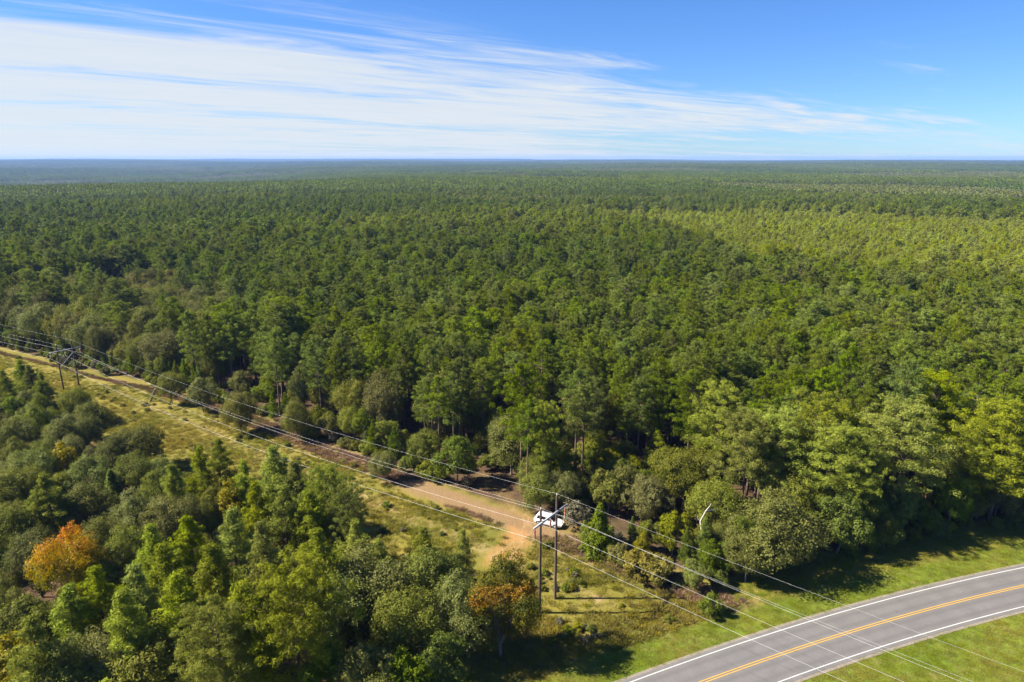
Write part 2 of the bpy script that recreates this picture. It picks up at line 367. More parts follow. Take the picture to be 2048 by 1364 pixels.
# ------------------------------------------------------------------ trees
def make_pine(seed, h, rad, base, profile, tufts=1.0, ndl=52, nl=0.38, nw=0.040, gap=0.12, pad=0.52, lean=0.25):
    """returns (wood Geo, foliage Geo): whorls of rising branches with needle tufts on their outer part"""
    g = np.random.default_rng(seed); wood = Geo(); fol = Geo()
    k = 9; zs = np.linspace(0, 1, k)
    bend = np.stack([lean * np.sin(zs * 2.3 + g.uniform(0, 6)) * zs, lean * np.cos(zs * 1.9 + g.uniform(0, 6)) * zs, zs * h], 1)
    bend[:, :2] -= bend[0, :2]
    r0 = 0.011 * h + 0.02
    wood.tube(bend, r0 * (1 - 0.88 * zs) + 0.015, 7)
    def axis(z): return np.array([np.interp(z, bend[:, 2], bend[:, i]) for i in range(3)])
    z = base * h; C = []; D = []; T = []
    ph = g.uniform(0, 6)
    while z < h * 0.985:
        t_ = (z - base * h) / (h * (1 - base))
        nb = g.integers(4, 7) if t_ < 0.8 else 4
        ph += 0.9
        for b in range(nb):
            if g.random() < gap: continue
            a = ph + b * 2 * np.pi / nb + g.normal() * 0.25
            L = max(0.35, rad * profile(t_) * g.uniform(0.65, 1.2))
            up = np.interp(t_, [0, 0.5, 1], [0.05, 0.35, 1.1]) + g.normal() * 0.12
            d = unit(np.array([math.cos(a), math.sin(a), up])); o = axis(z)
            mid = o + d * L * 0.55 + np.array([0, 0, -0.04 * L]); end = o + d * L + np.array([0, 0, 0.10 * L])
            wood.tube([o, mid, end], [0.012 + 0.016 * L, 0.010 + 0.010 * L, 0.012], 3)
            nt = max(1, int(round(L * 1.75 * tufts * g.uniform(0.75, 1.3))))
            for q in range(nt):
                s_ = 1.0 - 0.62 * (q + g.random() * 0.8) / nt
                p = o + (mid - o) * min(1, s_ / 0.55) if s_ < 0.55 else mid + (end - mid) * (s_ - 0.55) / 0.45
                sp = 0.22 * L * (0.3 + 0.7 * s_)
                C.append(p + g.normal(size=3) * np.array([sp, sp, sp * 0.35]) + np.array([0, 0, 0.12]))
                D.append(pad * g.uniform(0.7, 1.25) * (1.1 - 0.35 * t_)); T.append(g.random())
        z += h * g.uniform(0.034, 0.048) * (1.15 - 0.4 * t_)
    C.append(axis(h)); D.append(pad * 0.7); T.append(0.6)
    C = np.array(C); D = np.array(D); T = np.array(T); n = len(C) * ndl
    u_ = unit(g.normal(size=(n, 3)) + np.array([0, 0, 0.25])); rp_ = np.repeat(D, ndl) * g.uniform(0.5, 1.08, n)
    pos_ = np.repeat(C, ndl, 0) + u_ * rp_[:, None] * np.array([1, 1, 0.72])
    spike = g.random(n) < 0.35
    ax = unit(np.cross(u_, g.normal(size=(n, 3)))); ax = np.where(spike[:, None], unit(u_ + 0.5 * ax), ax)
    nr = unit(u_ * 0.9 + g.normal(size=(n, 3)) * 0.42 + np.array([0, 0, 0.2])); nr = unit(nr - ax * (nr * ax).sum(1, keepdims=True))
    sd = np.cross(nr, ax); L_ = (nl * 0.5 * g.uniform(0.65, 1.2, n))[:, None]; W_ = (nw * g.uniform(0.7, 1.3, n))[:, None]
    V = np.stack([pos_ - ax * L_, pos_ + sd * W_, pos_ + ax * L_, pos_ - sd * W_], 1).reshape(-1, 3)
    tn = np.clip(np.repeat(T, ndl) * 0.55 + g.random(n) * 0.45, 0, 1)
    fol.add(V, np.arange(4 * n).reshape(-1, 4), np.repeat(tn, 4))
    return wood, fol
def make_broad(seed, h, rx, crown_base, lobes=14, clusters=62, per=12, leaf=0.15, tone_fn=None, flat=1.0, stems=1, bare=0.0):
    """trunk and limbs carrying lobes; every lobe is a shell of leaf sprays"""
    g = np.random.default_rng(seed); wood = Geo(); fol = Geo()
    cz = h * (1 + crown_base) / 2; rz = h * (1 - crown_base) / 2
    LC = []; LR = []
    for i in range(lobes):
        th = i * 2.399 + g.normal() * 0.3; w = 1 - 2 * (i + 0.5) / lobes; w = np.clip(w * 0.95 + 0.12, -1, 1)
        rr_ = math.sqrt(max(0, 1 - w * w)); lr = g.uniform(0.22, 0.48) * min(rx, rz * 1.2)
        s_ = g.uniform(0.55, 1.12)
        LC.append([rx * rr_ * math.cos(th) * s_ * 0.82, rx * rr_ * math.sin(th) * s_ * 0.82, cz + (rz - lr * 0.8) * w * s_]); LR.append(lr)
    LC.append([0, 0, cz]); LR.append(0.5 * rx)
    LC = np.array(LC); LR = np.array(LR)
    fork = h * max(0.06, crown_base * 0.9 + 0.08); r0 = 0.016 * h + 0.03
    for s_ in range(stems):
        off = np.array([0, 0, 0.0]) if stems == 1 else np.array([math.cos(s_ * 2.1), math.sin(s_ * 2.1), 0]) * 0.25
        top = np.array([off[0] * 2.5 + g.normal() * 0.2, off[1] * 2.5 + g.normal() * 0.2, fork])
        wood.tube([off, off * 1.3 + top * 0.5 * np.array([1, 1, 1]), top], [r0 * 1.15, r0 * 0.9, r0 * 0.75], 7)
    for c_, l_ in zip(LC, LR):
        m_ = np.array([c_[0] * 0.45, c_[1] * 0.45, fork + (c_[2] - fork) * 0.6])
        wood.tube([[0, 0, fork * 0.92], m_, c_, c_ + (c_ - m_) * 0.25], [r0 * 0.55, r0 * 0.32, r0 * 0.16, 0.015], 4)
    cen = np.array([0, 0, cz])
    for c_, l_ in zip(LC, LR):
        m_ = int(clusters * (l_ / LR.mean()) ** 1.6)
        u_ = unit(g.normal(size=(m_, 3))); out_ = unit(c_ - cen + 1e-3)
        keep = (u_ @ out_ > -0.55) & (g.random(m_) > bare); u_ = u_[keep]; m_ = len(u_)
        rr_ = l_ * g.uniform(0.68, 1.12, m_); p = c_ + u_ * rr_[:, None] * np.array([1, 1, flat])
        tn = g.uniform(0.1, 0.9, m_)
        n = m_ * per
        pp = np.repeat(p, per, 0) + g.normal(size=(n, 3)) * 0.17 * max(0.6, l_ * 0.75)
        nr = unit(np.repeat(u_, per, 0) * 0.95 + g.normal(size=(n, 3)) * 0.5 + np.array([0, 0, 0.35]))
        V, Q = leaves(pp, nr, leaf * g.uniform(0.6, 1.3, n), g)
        tone = np.clip(np.repeat(tn, per) * 0.6 + g.random(n) * 0.42, 0, 1)
        if tone_fn is not None: tone = tone_fn(pp, tone, g, h, rx)
        fol.add(V, Q, np.repeat(tone, 4))
    return wood, fol
def make_cedar(seed, h, rad):
    g = np.random.default_rng(seed); wood = Geo(); fol = Geo()
    wood.tube([[0, 0, 0], [0, 0, h * 0.5], [0, 0, h * 0.96]], [0.14, 0.08, 0.02], 6)
    n = 1100; t_ = g.random(n) ** 1.25; a = g.uniform(0, 2 * np.pi, n)
    lump = 1 + 0.22 * np.sin(a * 3 + t_ * 9) + 0.12 * np.sin(a * 7 - t_ * 14)
    r = rad * (1 - t_) ** 0.72 * lump * g.uniform(0.55, 1.05, n)
    p = np.stack([np.cos(a) * r, np.sin(a) * r, 0.15 + t_ * (h - 0.3)], 1)
    o = unit(np.stack([np.cos(a), np.sin(a), np.full(n, 0.9)], 1)); per = 9
    nr = unit(np.repeat(o, per, 0) * 0.9 + g.normal(size=(n * per, 3)) * 0.45)
    V, Q = leaves(np.repeat(p, per, 0) + g.normal(size=(n * per, 3)) * 0.13, nr, 0.14 * g.uniform(0.6, 1.25, n * per), g)
    fol.add(V, Q, np.repeat(np.clip(np.repeat(g.random(n), per) * 0.6 + g.random(n * per) * 0.4, 0, 1), 4)); return wood, fol
prof_forest = lambda t: (0.62 + 0.55 * t if t < 0.35 else 0.82) * (1 - max(0, (t - 0.35) / 0.65) ** 2.1) + 0.10
prof_conic = lambda t: (0.75 + 0.5 * t if t < 0.3 else 0.9) * (1 - max(0, (t - 0.2) / 0.8) ** 1.25) + 0.05
prof_broad = lambda t: math.sqrt(max(0, 1 - (t * 1.02 - 0.32) ** 2 / 0.52)) * (0.85 if t < 0.2 else 1.0) + 0.08
SPEC = {}                                              # species -> list of (trunk mesh, crown mesh, joined Geo pair, height, material)
def species(key, makers, wood_m, leaf_m):
    SPEC[key] = []
    for i, (w, f, h) in enumerate(makers):
        SPEC[key].append((w.mesh(key + '_trunk', [wood_m], True), f.mesh(key + '_crown', [leaf_m]), w, f, h, wood_m, leaf_m))
species('forest_pine', [(*make_pine(100 + i, 18.5, 3.0 + 0.4 * (i % 3), 0.40 + 0.05 * (i % 4), prof_forest, 1.0), 18.5) for i in range(6)], M['bark'], M['pine'])
species('young_pine', [(*make_pine(200 + i, 13.0, 2.9, 0.12 + 0.05 * (i % 3), prof_conic, 1.0, 62, 0.38, 0.040, 0.20, 0.60), 13.0) for i in range(4)], M['bark'], M['pine'])
species('big_pine', [(*make_pine(300 + i, 19.0, 4.6, 0.36 + 0.04 * i, prof_broad, 1.05, 84, 0.40, 0.040, 0.28, 0.72, 0.6), 19.0) for i in range(3)], M['bark'], M['pine'])
species('oak', [(*make_broad(400 + i, 10.0, 4.6, 0.10 + 0.05 * (i % 3), 17, 84, 22, 0.112), 10.0) for i in range(5)], M['oakbark'], M['oak'])
species('broadleaf', [(*make_broad(500 + i, 9.0, 3.4, 0.16, 15, 70, 20, 0.118), 9.0) for i in range(4)], M['oakbark'], M['leaf'])
species('shrub', [(*make_broad(600 + i, 3.2, 2.0, 0.02, 10, 60, 15, 0.095, stems=3), 3.2) for i in range(4)], M['oakbark'], M['leaf'])
species('grey_shrub', [(*make_broad(650 + i, 3.0, 1.7, 0.02, 9, 46, 10, 0.11, stems=3, bare=0.35), 3.0) for i in range(2)], M['oakbark'], M['grey_brush'])
species('yellow_tree', [(*make_broad(700 + i, 8.0, 2.6, 0.1, 13, 60, 12, 0.15), 8.0) for i in range(2)], M['oakbark'], M['yellow'])
def maple_tone(p, t, g, h, rx):
    s_ = (p[:, 2] / h - 0.45) * 1.45 + 0.20 - 0.18 * p[:, 0] / rx * 0.4
    return np.clip(s_ + (t - 0.5) * 0.75, 0, 1)
species('maple', [(*make_broad(800, 12.5, 5.2, 0.12, 18, 84, 22, 0.112, maple_tone), 12.5)], M['oakbark'], M['maple'])
def gum_tone(p, t, g, h, rx):
    s_ = vnoise(np.stack([p[:, 0] + p[:, 1] * 0.7, p[:, 2]], 1), 2.4, 4, 2)
    return np.clip((s_ - 0.5) * 2.6 + 0.46 + (t - 0.5) * 0.6, 0, 1)
species('sweetgum', [(*make_broad(810, 14.0, 4.4, 0.06, 19, 88, 22, 0.112, gum_tone), 14.0)], M['oakbark'], M['sweetgum'])
species('cedar', [(*make_cedar(900, 8.2, 2.5), 8.2)], M['oakbark'], M['cedar'])

def tag(o, label=None, cat=None, group=None, kind=None):
    if label: o['label'] = label
    if cat: o['category'] = cat
    if group: o['group'] = group
    if kind: o['kind'] = kind
    return o
def obj(name, me, parent=None):
    o = bpy.data.objects.new(name, me); sc.collection.objects.link(o)
    if parent is not None: o.parent = parent
    return o
def empty(name, loc, rz=0.0):
    o = bpy.data.objects.new(name, None); o.empty_display_size = 0.5; sc.collection.objects.link(o)
    o.location = loc; o.rotation_euler = (0, 0, rz); return o
NEAR = []                                              # standing places already taken (x, y, radius)
PROC = []
def tree(name, key, xy, h, label, cat, group=None, wide=1.0, hue=0.0, var=None, rz=None):
    vs = SPEC[key]; v_ = vs[(len(NEAR) if var is None else var) % len(vs)]
    k = h / v_[4]; r = empty(name, (xy[0], xy[1], land1(*xy) - 0.05), random.uniform(0, 6.28) if rz is None else rz)
    r.scale = (k * wide, k * wide, k); tag(r, label, cat, group)
    obj('trunk', v_[0], r); c_ = obj('crown', v_[1], r); c_['hue'] = float(hue)
    NEAR.append((xy[0], xy[1]))
    if not HANDMODE: PROC.append((r, label, xy[0], xy[1], h))
    return r

# ------------------------------------------------------------------ ground sheet
def warp(n, a, L):
    u_ = np.linspace(-1, 1, n) * math.asinh(L / a); return a * np.sinh(u_)
gx = warp(331, 62.0, 15500.0); gy = warp(331, 62.0, 15500.0) + 105.0
X, Y = np.meshgrid(gx, gy); P = np.stack([X.ravel(), Y.ravel()], 1)
Zg = land(P)
ro = row_off(P); rd, rs = road_dist(P)
near = np.hypot(P[:, 0], P[:, 1] - 100) < 420
EDGE_NEAR, VERGE = 11.0, 14.5
def edge_far(P): return np.interp(P[:, 0], [-112, -78], [10.8, 17.0])
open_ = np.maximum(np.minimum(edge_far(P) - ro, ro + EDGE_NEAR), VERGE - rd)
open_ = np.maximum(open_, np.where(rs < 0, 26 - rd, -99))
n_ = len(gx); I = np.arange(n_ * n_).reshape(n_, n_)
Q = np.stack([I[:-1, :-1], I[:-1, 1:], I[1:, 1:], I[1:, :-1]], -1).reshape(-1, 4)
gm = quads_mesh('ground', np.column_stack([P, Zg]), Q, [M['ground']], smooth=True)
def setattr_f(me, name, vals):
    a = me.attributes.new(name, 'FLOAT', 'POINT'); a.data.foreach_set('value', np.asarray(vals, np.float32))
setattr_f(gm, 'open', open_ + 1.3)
setattr_f(gm, 'mown', np.where(rs > 0, 8.6 - rd, 30 - rd))
setattr_f(gm, 'brown', np.interp(P[:, 0], [-112, -60], [0.9, 2.7]) - np.abs(ro - edge_far(P) + 2.4))
tr1, _ = poly_dist(P, [H1 + LN * 5.2 - LD * 6, H2 + LN * 6.0, H2 + LN * 6 + LD2 * 150])
setattr_f(gm, 'track', np.where(P[:, 0] > -120, 1.6, 0.4) - tr1)
dirt_d = np.minimum.reduce([
    poly_dist(P, [G(900, 993), G(960, 1010), G(1050, 1040)])[0] - 0.9,
    poly_dist(P, [G(1020, 1100), G(1050, 1050), G(1100, 1052), G(1170, 1050)])[0] - 2.3,
    poly_dist(P, [G(1055, 1040), G(1000, 985), G(955, 950)])[0] - 1.3])
setattr_f(gm, 'dirt', -dirt_d)
org_d = np.minimum.reduce([
    poly_dist(P, [G(985, 1120), G(1015, 1085), G(1030, 1062)])[0] - 1.5,
    poly_dist(P, [G(1025, 1115), G(1050, 1070)])[0] - 1.0,
    poly_dist(P, [G(2010, 990), G(2120, 980)])[0] - 3.5, poly_dist(P, [G(1790, 998), G(1850, 992)])[0] - 1.2])
setattr_f(gm, 'orange', -org_d)
setattr_f(gm, 'rut', np.where(np.hypot(P[:, 0], P[:, 1] - 100) < 400, np.minimum.reduce([tr1, poly_dist(P, [G(1000, 1125), G(1035, 1085), G(1062, 1050), G(1000, 985), G(955, 950)])[0]]), 99))
setattr_f(gm, 'far', np.hypot(P[:, 0], P[:, 1]))
tag(obj('ground', gm), kind='structure')

# ------------------------------------------------------------------ road
def ribbon(name, off0, off1, z, m_, lane=False):
    T = np.gradient(ROAD, axis=0); T = T / np.linalg.norm(T, axis=1, keepdims=True); N = np.stack([-T[:, 1], T[:, 0]], 1)
    cols = np.linspace(off0, off1, 9 if lane else 2)
    V = []; lv = []
    for c_ in cols:
        p = ROAD + N * c_; V.append(np.column_stack([p, np.full(len(p), z) + (0.04 * (1 - (c_ / 4) ** 2) if lane else 0)])); lv.append(np.full(len(p), c_))
    k = len(ROAD); V = np.concatenate(V); Q = []
    for a in range(len(cols) - 1):
        i = np.arange(k - 1); Q.append(np.stack([a * k + i, a * k + i + 1, (a + 1) * k + i + 1, (a + 1) * k + i], 1)[:, ::-1])
    me = quads_mesh(name, V, np.concatenate(Q), [m_]); setattr_f(me, 'lane', np.concatenate(lv)); return me
road = tag(obj('road', ribbon('road', -3.95, 3.95, 0.05, M['asphalt'], True)), kind='structure')
obj('shoulder', ribbon('shoulder', 3.6, 4.35, 0.035, M['grit']), road); obj('shoulder', ribbon('shoulder', -4.35, -3.6, 0.035, M['grit']), road)
for c_ in (3.42, -3.42): obj('edge_line', ribbon('edge_line', c_ - 0.07, c_ + 0.07, 0.071, M['white_line']), road)
for c_ in (0.16, -0.16): obj('centre_line', ribbon('centre_line', c_ - 0.06, c_ + 0.06, 0.098, M['yellow_line']), road)

# ------------------------------------------------------------------ power line
def box(cx, cy_, cz, sx, sy, sz):
    V = np.array([[x, y, z] for x in (-1, 1) for y in (-1, 1) for z in (-1, 1)], float) * [sx / 2, sy / 2, sz / 2] + [cx, cy_, cz]
    return V, [(0, 1, 3, 2), (4, 6, 7, 5), (0, 4, 5, 1), (2, 3, 7, 6), (0, 2, 6, 4), (1, 5, 7, 3)]
def lathe(prof, sides=10):
    V = []; Q = []
    for r_, z_ in prof:
        th = np.arange(sides) * 2 * np.pi / sides; V.append(np.stack([np.cos(th) * r_, np.sin(th) * r_, np.full(sides, z_)], 1))
    for i in range(len(prof) - 1):
        for j in range(sides): Q.append((i * sides + j, i * sides + (j + 1) % sides, (i + 1) * sides + (j + 1) % sides, (i + 1) * sides + j))
    return np.concatenate(V), Q
INS = 1.45
def h_frame(C, n, hp, arm_h, label, brace):
    """two wooden poles with one crossarm and three hanging insulator strings; local x runs across the line"""
    r = empty('power_pole_frame', (C[0], C[1], land1(*C)), math.atan2(n[1], n[0]))
    tag(r, label, 'utility pole', 'power line frames on the cleared strip')
    for s_, dh in ((-1, -0.15), (1, 0.25)):
        g = Geo(); zz = np.linspace(-0.3, hp + dh, 7)
        wig = np.array([0, 0.03, 0.07, 0.06, 0.02, -0.02, 0]) * s_
        g.tube(np.stack([1.85 * s_ + wig, wig * 0.6, zz], 1), np.linspace(0.205, 0.145, 7), 12)
        g.tube([[1.85 * s_, 0, hp + dh - 0.001], [1.85 * s_, 0, hp + dh + 0.03]], [0.145, 0.004], 12)
        p_ = obj('pole', g.mesh('pole', [M['pole']], True), r)
        b = Geo(); b.add(*box(1.85 * s_, -0.02, hp + dh + 0.16, 0.10, 0.10, 0.30), mi=0); obj('wire_bracket', b.mesh('wire_bracket', [M['galv']]), p_)
    g = Geo(); g.add(*box(0, -0.27, arm_h, 7.5, 0.16, 0.24)); obj('crossarm', g.mesh('crossarm', [M['armwood']]), r)
    if brace:
        for s_ in (1, -1):
            g = Geo(); g.tube([[1.85 * s_, 0.2 * s_, arm_h - 1.2], [-1.85 * s_, 0.2 * s_, arm_h - 4.6]], [0.06, 0.06], 6); obj('brace', g.mesh('brace', [M['armwood']]), r)
    prof = [(0.02, 0.0), (0.03, -0.12)]
    for q in range(8): z_ = -0.16 - q * 0.148; prof += [(0.05, z_), (0.145, z_ - 0.05), (0.145, z_ - 0.075), (0.045, z_ - 0.085), (0.045, z_ - 0.147)]
    prof += [(0.02, -INS + 0.02), (0.02, -INS)]
    for x_ in (-3.55, 0.0, 3.55):
        g = Geo(); g.add(*lathe(prof)); o = obj('insulator_string', g.mesh('insulator_string', [M['insul']], True), r); o.location = (x_, -0.27, arm_h - 0.12)
    return r
nb2 = (LN + np.array([0.484, 0.875])) / 2; nb2 /= np.linalg.norm(nb2)
h_frame(H1, LN, 15.2, 13.35, 'tall H-shaped wooden power pole pair with grey crossarm in front of the white car', False)
h_frame(H2, nb2, 12.0, 10.3, 'distant H-shaped wooden power pole pair with cross brace at the bend of the cleared strip', True)
def across(n, C, x_, z_, yoff=-0.27):
    tdir = np.array([-n[1], n[0]]); p = C + n * x_ + tdir * yoff; return np.array([p[0], p[1], z_])
wires = [(-3.55, 0), (0.0, 0), (3.55, 0), (-1.85, 1), (1.85, 1)]
wl = ['lowest power conductor hanging from the near end of the crossarms', 'power conductor hanging from the middle of the crossarms',
      'power conductor hanging from the far end of the crossarms by the forest', 'thin overhead ground wire over the tops of the near poles',
      'thin overhead ground wire over the tops of the far poles']
nP3 = np.array([0.484, 0.875])
for (x_, top), lab in zip(wires, wl):
    z1 = (15.2 + (0.25 if x_ > 0 else -0.15) + 0.3) if top else 13.35 - 0.12 - INS
    z2 = (12.0 + (0.25 if x_ > 0 else -0.15) + 0.3) if top else 10.3 - 0.12 - INS
    yo = -0.02 if top else -0.27
    A = [across(LN, H0, x_, z1 - 0.3, yo), across(LN, H1, x_, z1, yo), across(nb2, H2, x_, z2 + land1(*H2), yo), across(nP3, P3, x_, z2 + 6.0 + land1(*P3), yo)]
    g = Geo(); pts = []
    for a, b_ in zip(A[:-1], A[1:]):
        sag = 2.0 if top else 2.75
        s_ = np.linspace(0, 1, 41)[:-1] if b_ is not A[-1] else np.linspace(0, 1, 41)
        p = a + (b_ - a) * s_[:, None]; p[:, 2] -= 4 * sag * s_ * (1 - s_); pts.append(p)
    pts = np.concatenate(pts); g.tube(pts, np.full(len(pts), 0.006 if top else 0.0095), 6)
    tag(obj('power_line_wire', g.mesh('power_line_wire', [M['wire']], True)), lab, 'wire', 'wires of the power line')
# leaning stub beside the far frame
sb = G(299, 803); r = empty('leaning_post', (sb[0], sb[1], land1(*sb) - 0.3)); tag(r, 'short wooden post leaning over in the grass right of the distant poles', 'post')
g = Geo(); g.tube([[0, 0, 0], [0.85, 0.1, 1.7], [1.75, 0.2, 3.5]], [0.21, 0.20, 0.18], 9); obj('shaft', g.mesh('shaft', [M['oakbark']], True), r)
g = Geo(); g.tube([[1.75, 0.2, 3.50], [1.77, 0.202, 3.54]], [0.18, 0.01], 9); obj('end_cut', g.mesh('end_cut', [M['deadwood']], True), r)

# ------------------------------------------------------------------ white car
def make_car(loc, rz):
    r = empty('car', loc, rz); tag(r, 'white sport utility car parked on the dirt track behind the tall power poles', 'car')
    # stations along the length: x, half width, sill height, shoulder height
    st = [(-2.25, 0.70, 0.50, 0.92), (-2.16, 0.84, 0.36, 1.02), (-1.7, 0.90, 0.30, 1.04), (-0.8, 0.92, 0.27, 1.03), (0.2, 0.92, 0.27, 1.00),
          (0.95, 0.91, 0.27, 0.98), (1.6, 0.89, 0.30, 0.93), (2.08, 0.82, 0.34, 0.84), (2.28, 0.62, 0.44, 0.70)]
    V = []
    for x, w, b, s in st:
        m = (b + s) / 2
        V += [(x, -w * 0.86, b), (x, -w, b + 0.12), (x, -w, m + 0.05), (x, -w * 0.96, s - 0.05), (x, -w * 0.84, s), (x, 0, s + 0.035),
              (x, w * 0.84, s), (x, w * 0.96, s - 0.05), (x, w, m + 0.05), (x, w, b + 0.12), (x, w * 0.86, b)]
    k = 11; Q = []
    for i in range(len(st) - 1):
        for j in range(k - 1): Q.append((i * k + j, (i + 1) * k + j, (i + 1) * k + j + 1, i * k + j + 1))
        Q.append((i * k + k - 1, (i + 1) * k + k - 1, (i + 1) * k, i * k))
    me = bpy.data.meshes.new('body'); me.from_pydata(V, [], [q[::-1] for q in Q] + [tuple(range(k)), tuple(range((len(st) - 1) * k, len(st) * k))[::-1]]); me.materials.append(M['paint'])
    me.polygons.foreach_set('use_smooth', np.ones(len(me.polygons), bool)); body = obj('body', me, r)
    # cabin: base outline on the shoulder line, roof outline above
    def hull(name, base, roof, m_, par):
        n = len(base); me = bpy.data.meshes.new(name)
        me.from_pydata(base + roof, [], [(i, (i + 1) % n, n + (i + 1) % n, n + i) for i in range(n)] + [tuple(range(n, 2 * n))])
        me.materials.append(m_); return obj(name, me, par)
    bz = 1.0
    base = [(1.10, -0.70, bz - 0.03), (0.95, -0.80, bz), (-1.9, -0.80, bz + 0.02), (-2.12, -0.68, bz), (-2.12, 0.68, bz), (-1.9, 0.80, bz + 0.02), (0.95, 0.80, bz), (1.10, 0.70, bz - 0.03)]
    roof = [(0.28, -0.54, 1.60), (0.15, -0.62, 1.63), (-1.62, -0.62, 1.66), (-1.78, -0.52, 1.63), (-1.78, 0.52, 1.63), (-1.62, 0.62, 1.66), (0.15, 0.62, 1.63), (0.28, 0.54, 1.60)]
    cab = hull('cabin', base, roof, M['paint'], r)
    def pane(name, pts, m_, par, push):
        a, b_, c_ = (np.array(p, float) for p in pts[:3]); nn = np.cross(b_ - a, c_ - a); nn /= np.linalg.norm(nn)
        ctr = np.mean(np.array(pts, float), 0)
        if nn @ (ctr - np.array([-0.4, 0, 1.2])) < 0: nn = -nn
        n = len(pts); o_ = [tuple(np.array(p) + nn * push) for p in pts]; i_ = [tuple(np.array(p) - nn * 0.02) for p in pts]
        me = bpy.data.meshes.new(name); me.from_pydata(o_ + i_, [], [tuple(range(n))] + [(i, (i + 1) % n, n + (i + 1) % n, n + i) for i in range(n)]); me.materials.append(m_); return obj(name, me, par)
    def onside(x, t, s):                                # point on the cabin's side, t = 0 belt .. 1 roof edge
        xb = np.interp(x, [-1.62, 0.15], [-1.9, 0.95]); y = 0.80 - 0.18 * t; z = 1.01 + 0.63 * t
        return (x * t + xb * (1 - t), s * y, z)
    for s in (-1, 1):
        for x0, x1 in ((-1.55, -1.12), (-1.04, -0.42), (-0.34, 0.10)):
            pane('window', [onside(x0, 0.10, s), onside(x1, 0.10, s), onside(x1, 0.86, s), onside(x0, 0.86, s)], M['glass'], cab, 0.006)
        pane('mirror', [(0.80, s * 0.93, 1.0), (0.98, s * 0.93, 1.0), (0.98, s * 1.10, 1.02), (0.98, s * 1.10, 1.14), (0.80, s * 0.95, 1.14)], M['paint'], r, 0.05)
        pane('headlight', [(2.12, s * 0.50, 0.80), (2.02, s * 0.80, 0.86), (2.04, s * 0.80, 0.70), (2.24, s * 0.52, 0.66)], M['lamp'], r, 0.03)
        pane('tail_light', [(-2.2, s * 0.82, 0.98), (-2.2, s * 0.62, 0.98), (-2.24, s * 0.62, 0.76), (-2.22, s * 0.83, 0.76)], M['tail'], r, 0.02)
        for dxx in (-0.10, -0.93):
            pane('door_handle', [(dxx, s * 0.93, 0.86), (dxx + 0.2, s * 0.93, 0.86), (dxx + 0.2, s * 0.93, 0.90), (dxx, s * 0.93, 0.90)], M['trim'], r, 0.02)
    pane('windscreen', [(1.04, -0.62, 1.045), (1.04, 0.62, 1.045), (0.35, 0.50, 1.555), (0.35, -0.50, 1.555)], M['glass'], cab, 0.02)
    pane('rear_window', [(-2.08, -0.58, 1.10), (-2.08, 0.58, 1.10), (-1.82, 0.48, 1.54), (-1.82, -0.48, 1.54)], M['glass'], cab, 0.02)
    pane('grille', [(2.27, -0.42, 0.66), (2.27, 0.42, 0.66), (2.285, 0.42, 0.52), (2.285, -0.42, 0.52)], M['trim'], r, 0.02)
    for s in (-1, 1):
        g = Geo(); g.tube([(-1.5, s * 0.5, 1.72), (0.1, s * 0.5, 1.70)], [0.025, 0.025], 6); obj('roof_rail', g.mesh('roof_rail', [M['trim']]), r)
    for x in (-1.38, 1.38):
        for s in (-1, 1):
            V, Q = lathe([(0.02, 0.11), (0.24, 0.11), (0.30, 0.115), (0.345, 0.08), (0.345, -0.08), (0.30, -0.115), (0.02, -0.11)], 20)
            g = Geo(); g.add(V, Q); w = obj('wheel', g.mesh('wheel', [M['tyre']], True), r); w.location = (x, s * 0.84, 0.345); w.rotation_euler = (R(90) * (-s), 0, 0)
            g = Geo(); V, Q = lathe([(0.0, 0.135), (0.06, 0.135), (0.08, 0.122), (0.20, 0.122), (0.225, 0.128), (0.235, 0.112)], 20); g.add(V, Q); obj('rim', g.mesh('rim', [M['rim']], True), w)
    for x in (-1.38, 1.38):
        for s in (-1, 1):
            V, Q = lathe([(0.0, 0.0), (0.42, 0.0), (0.42, 0.03), (0.36, 0.035)], 20); g = Geo(); g.add(V, Q); a = obj('wheel_arch', g.mesh('wheel_arch', [M['trim']], True), r)
            a.location = (x, s * 0.905, 0.375); a.rotation_euler = (R(90) * (-s), 0, 0)
    return r
cp = G(1098, 1049); car = make_car((cp[0], cp[1], 0.0), R(-26)); car.scale = (1.07, 1.07, 1.07)

# ------------------------------------------------------------------ trees placed one by one
def P_(x, y, h): return G(x, y, h)
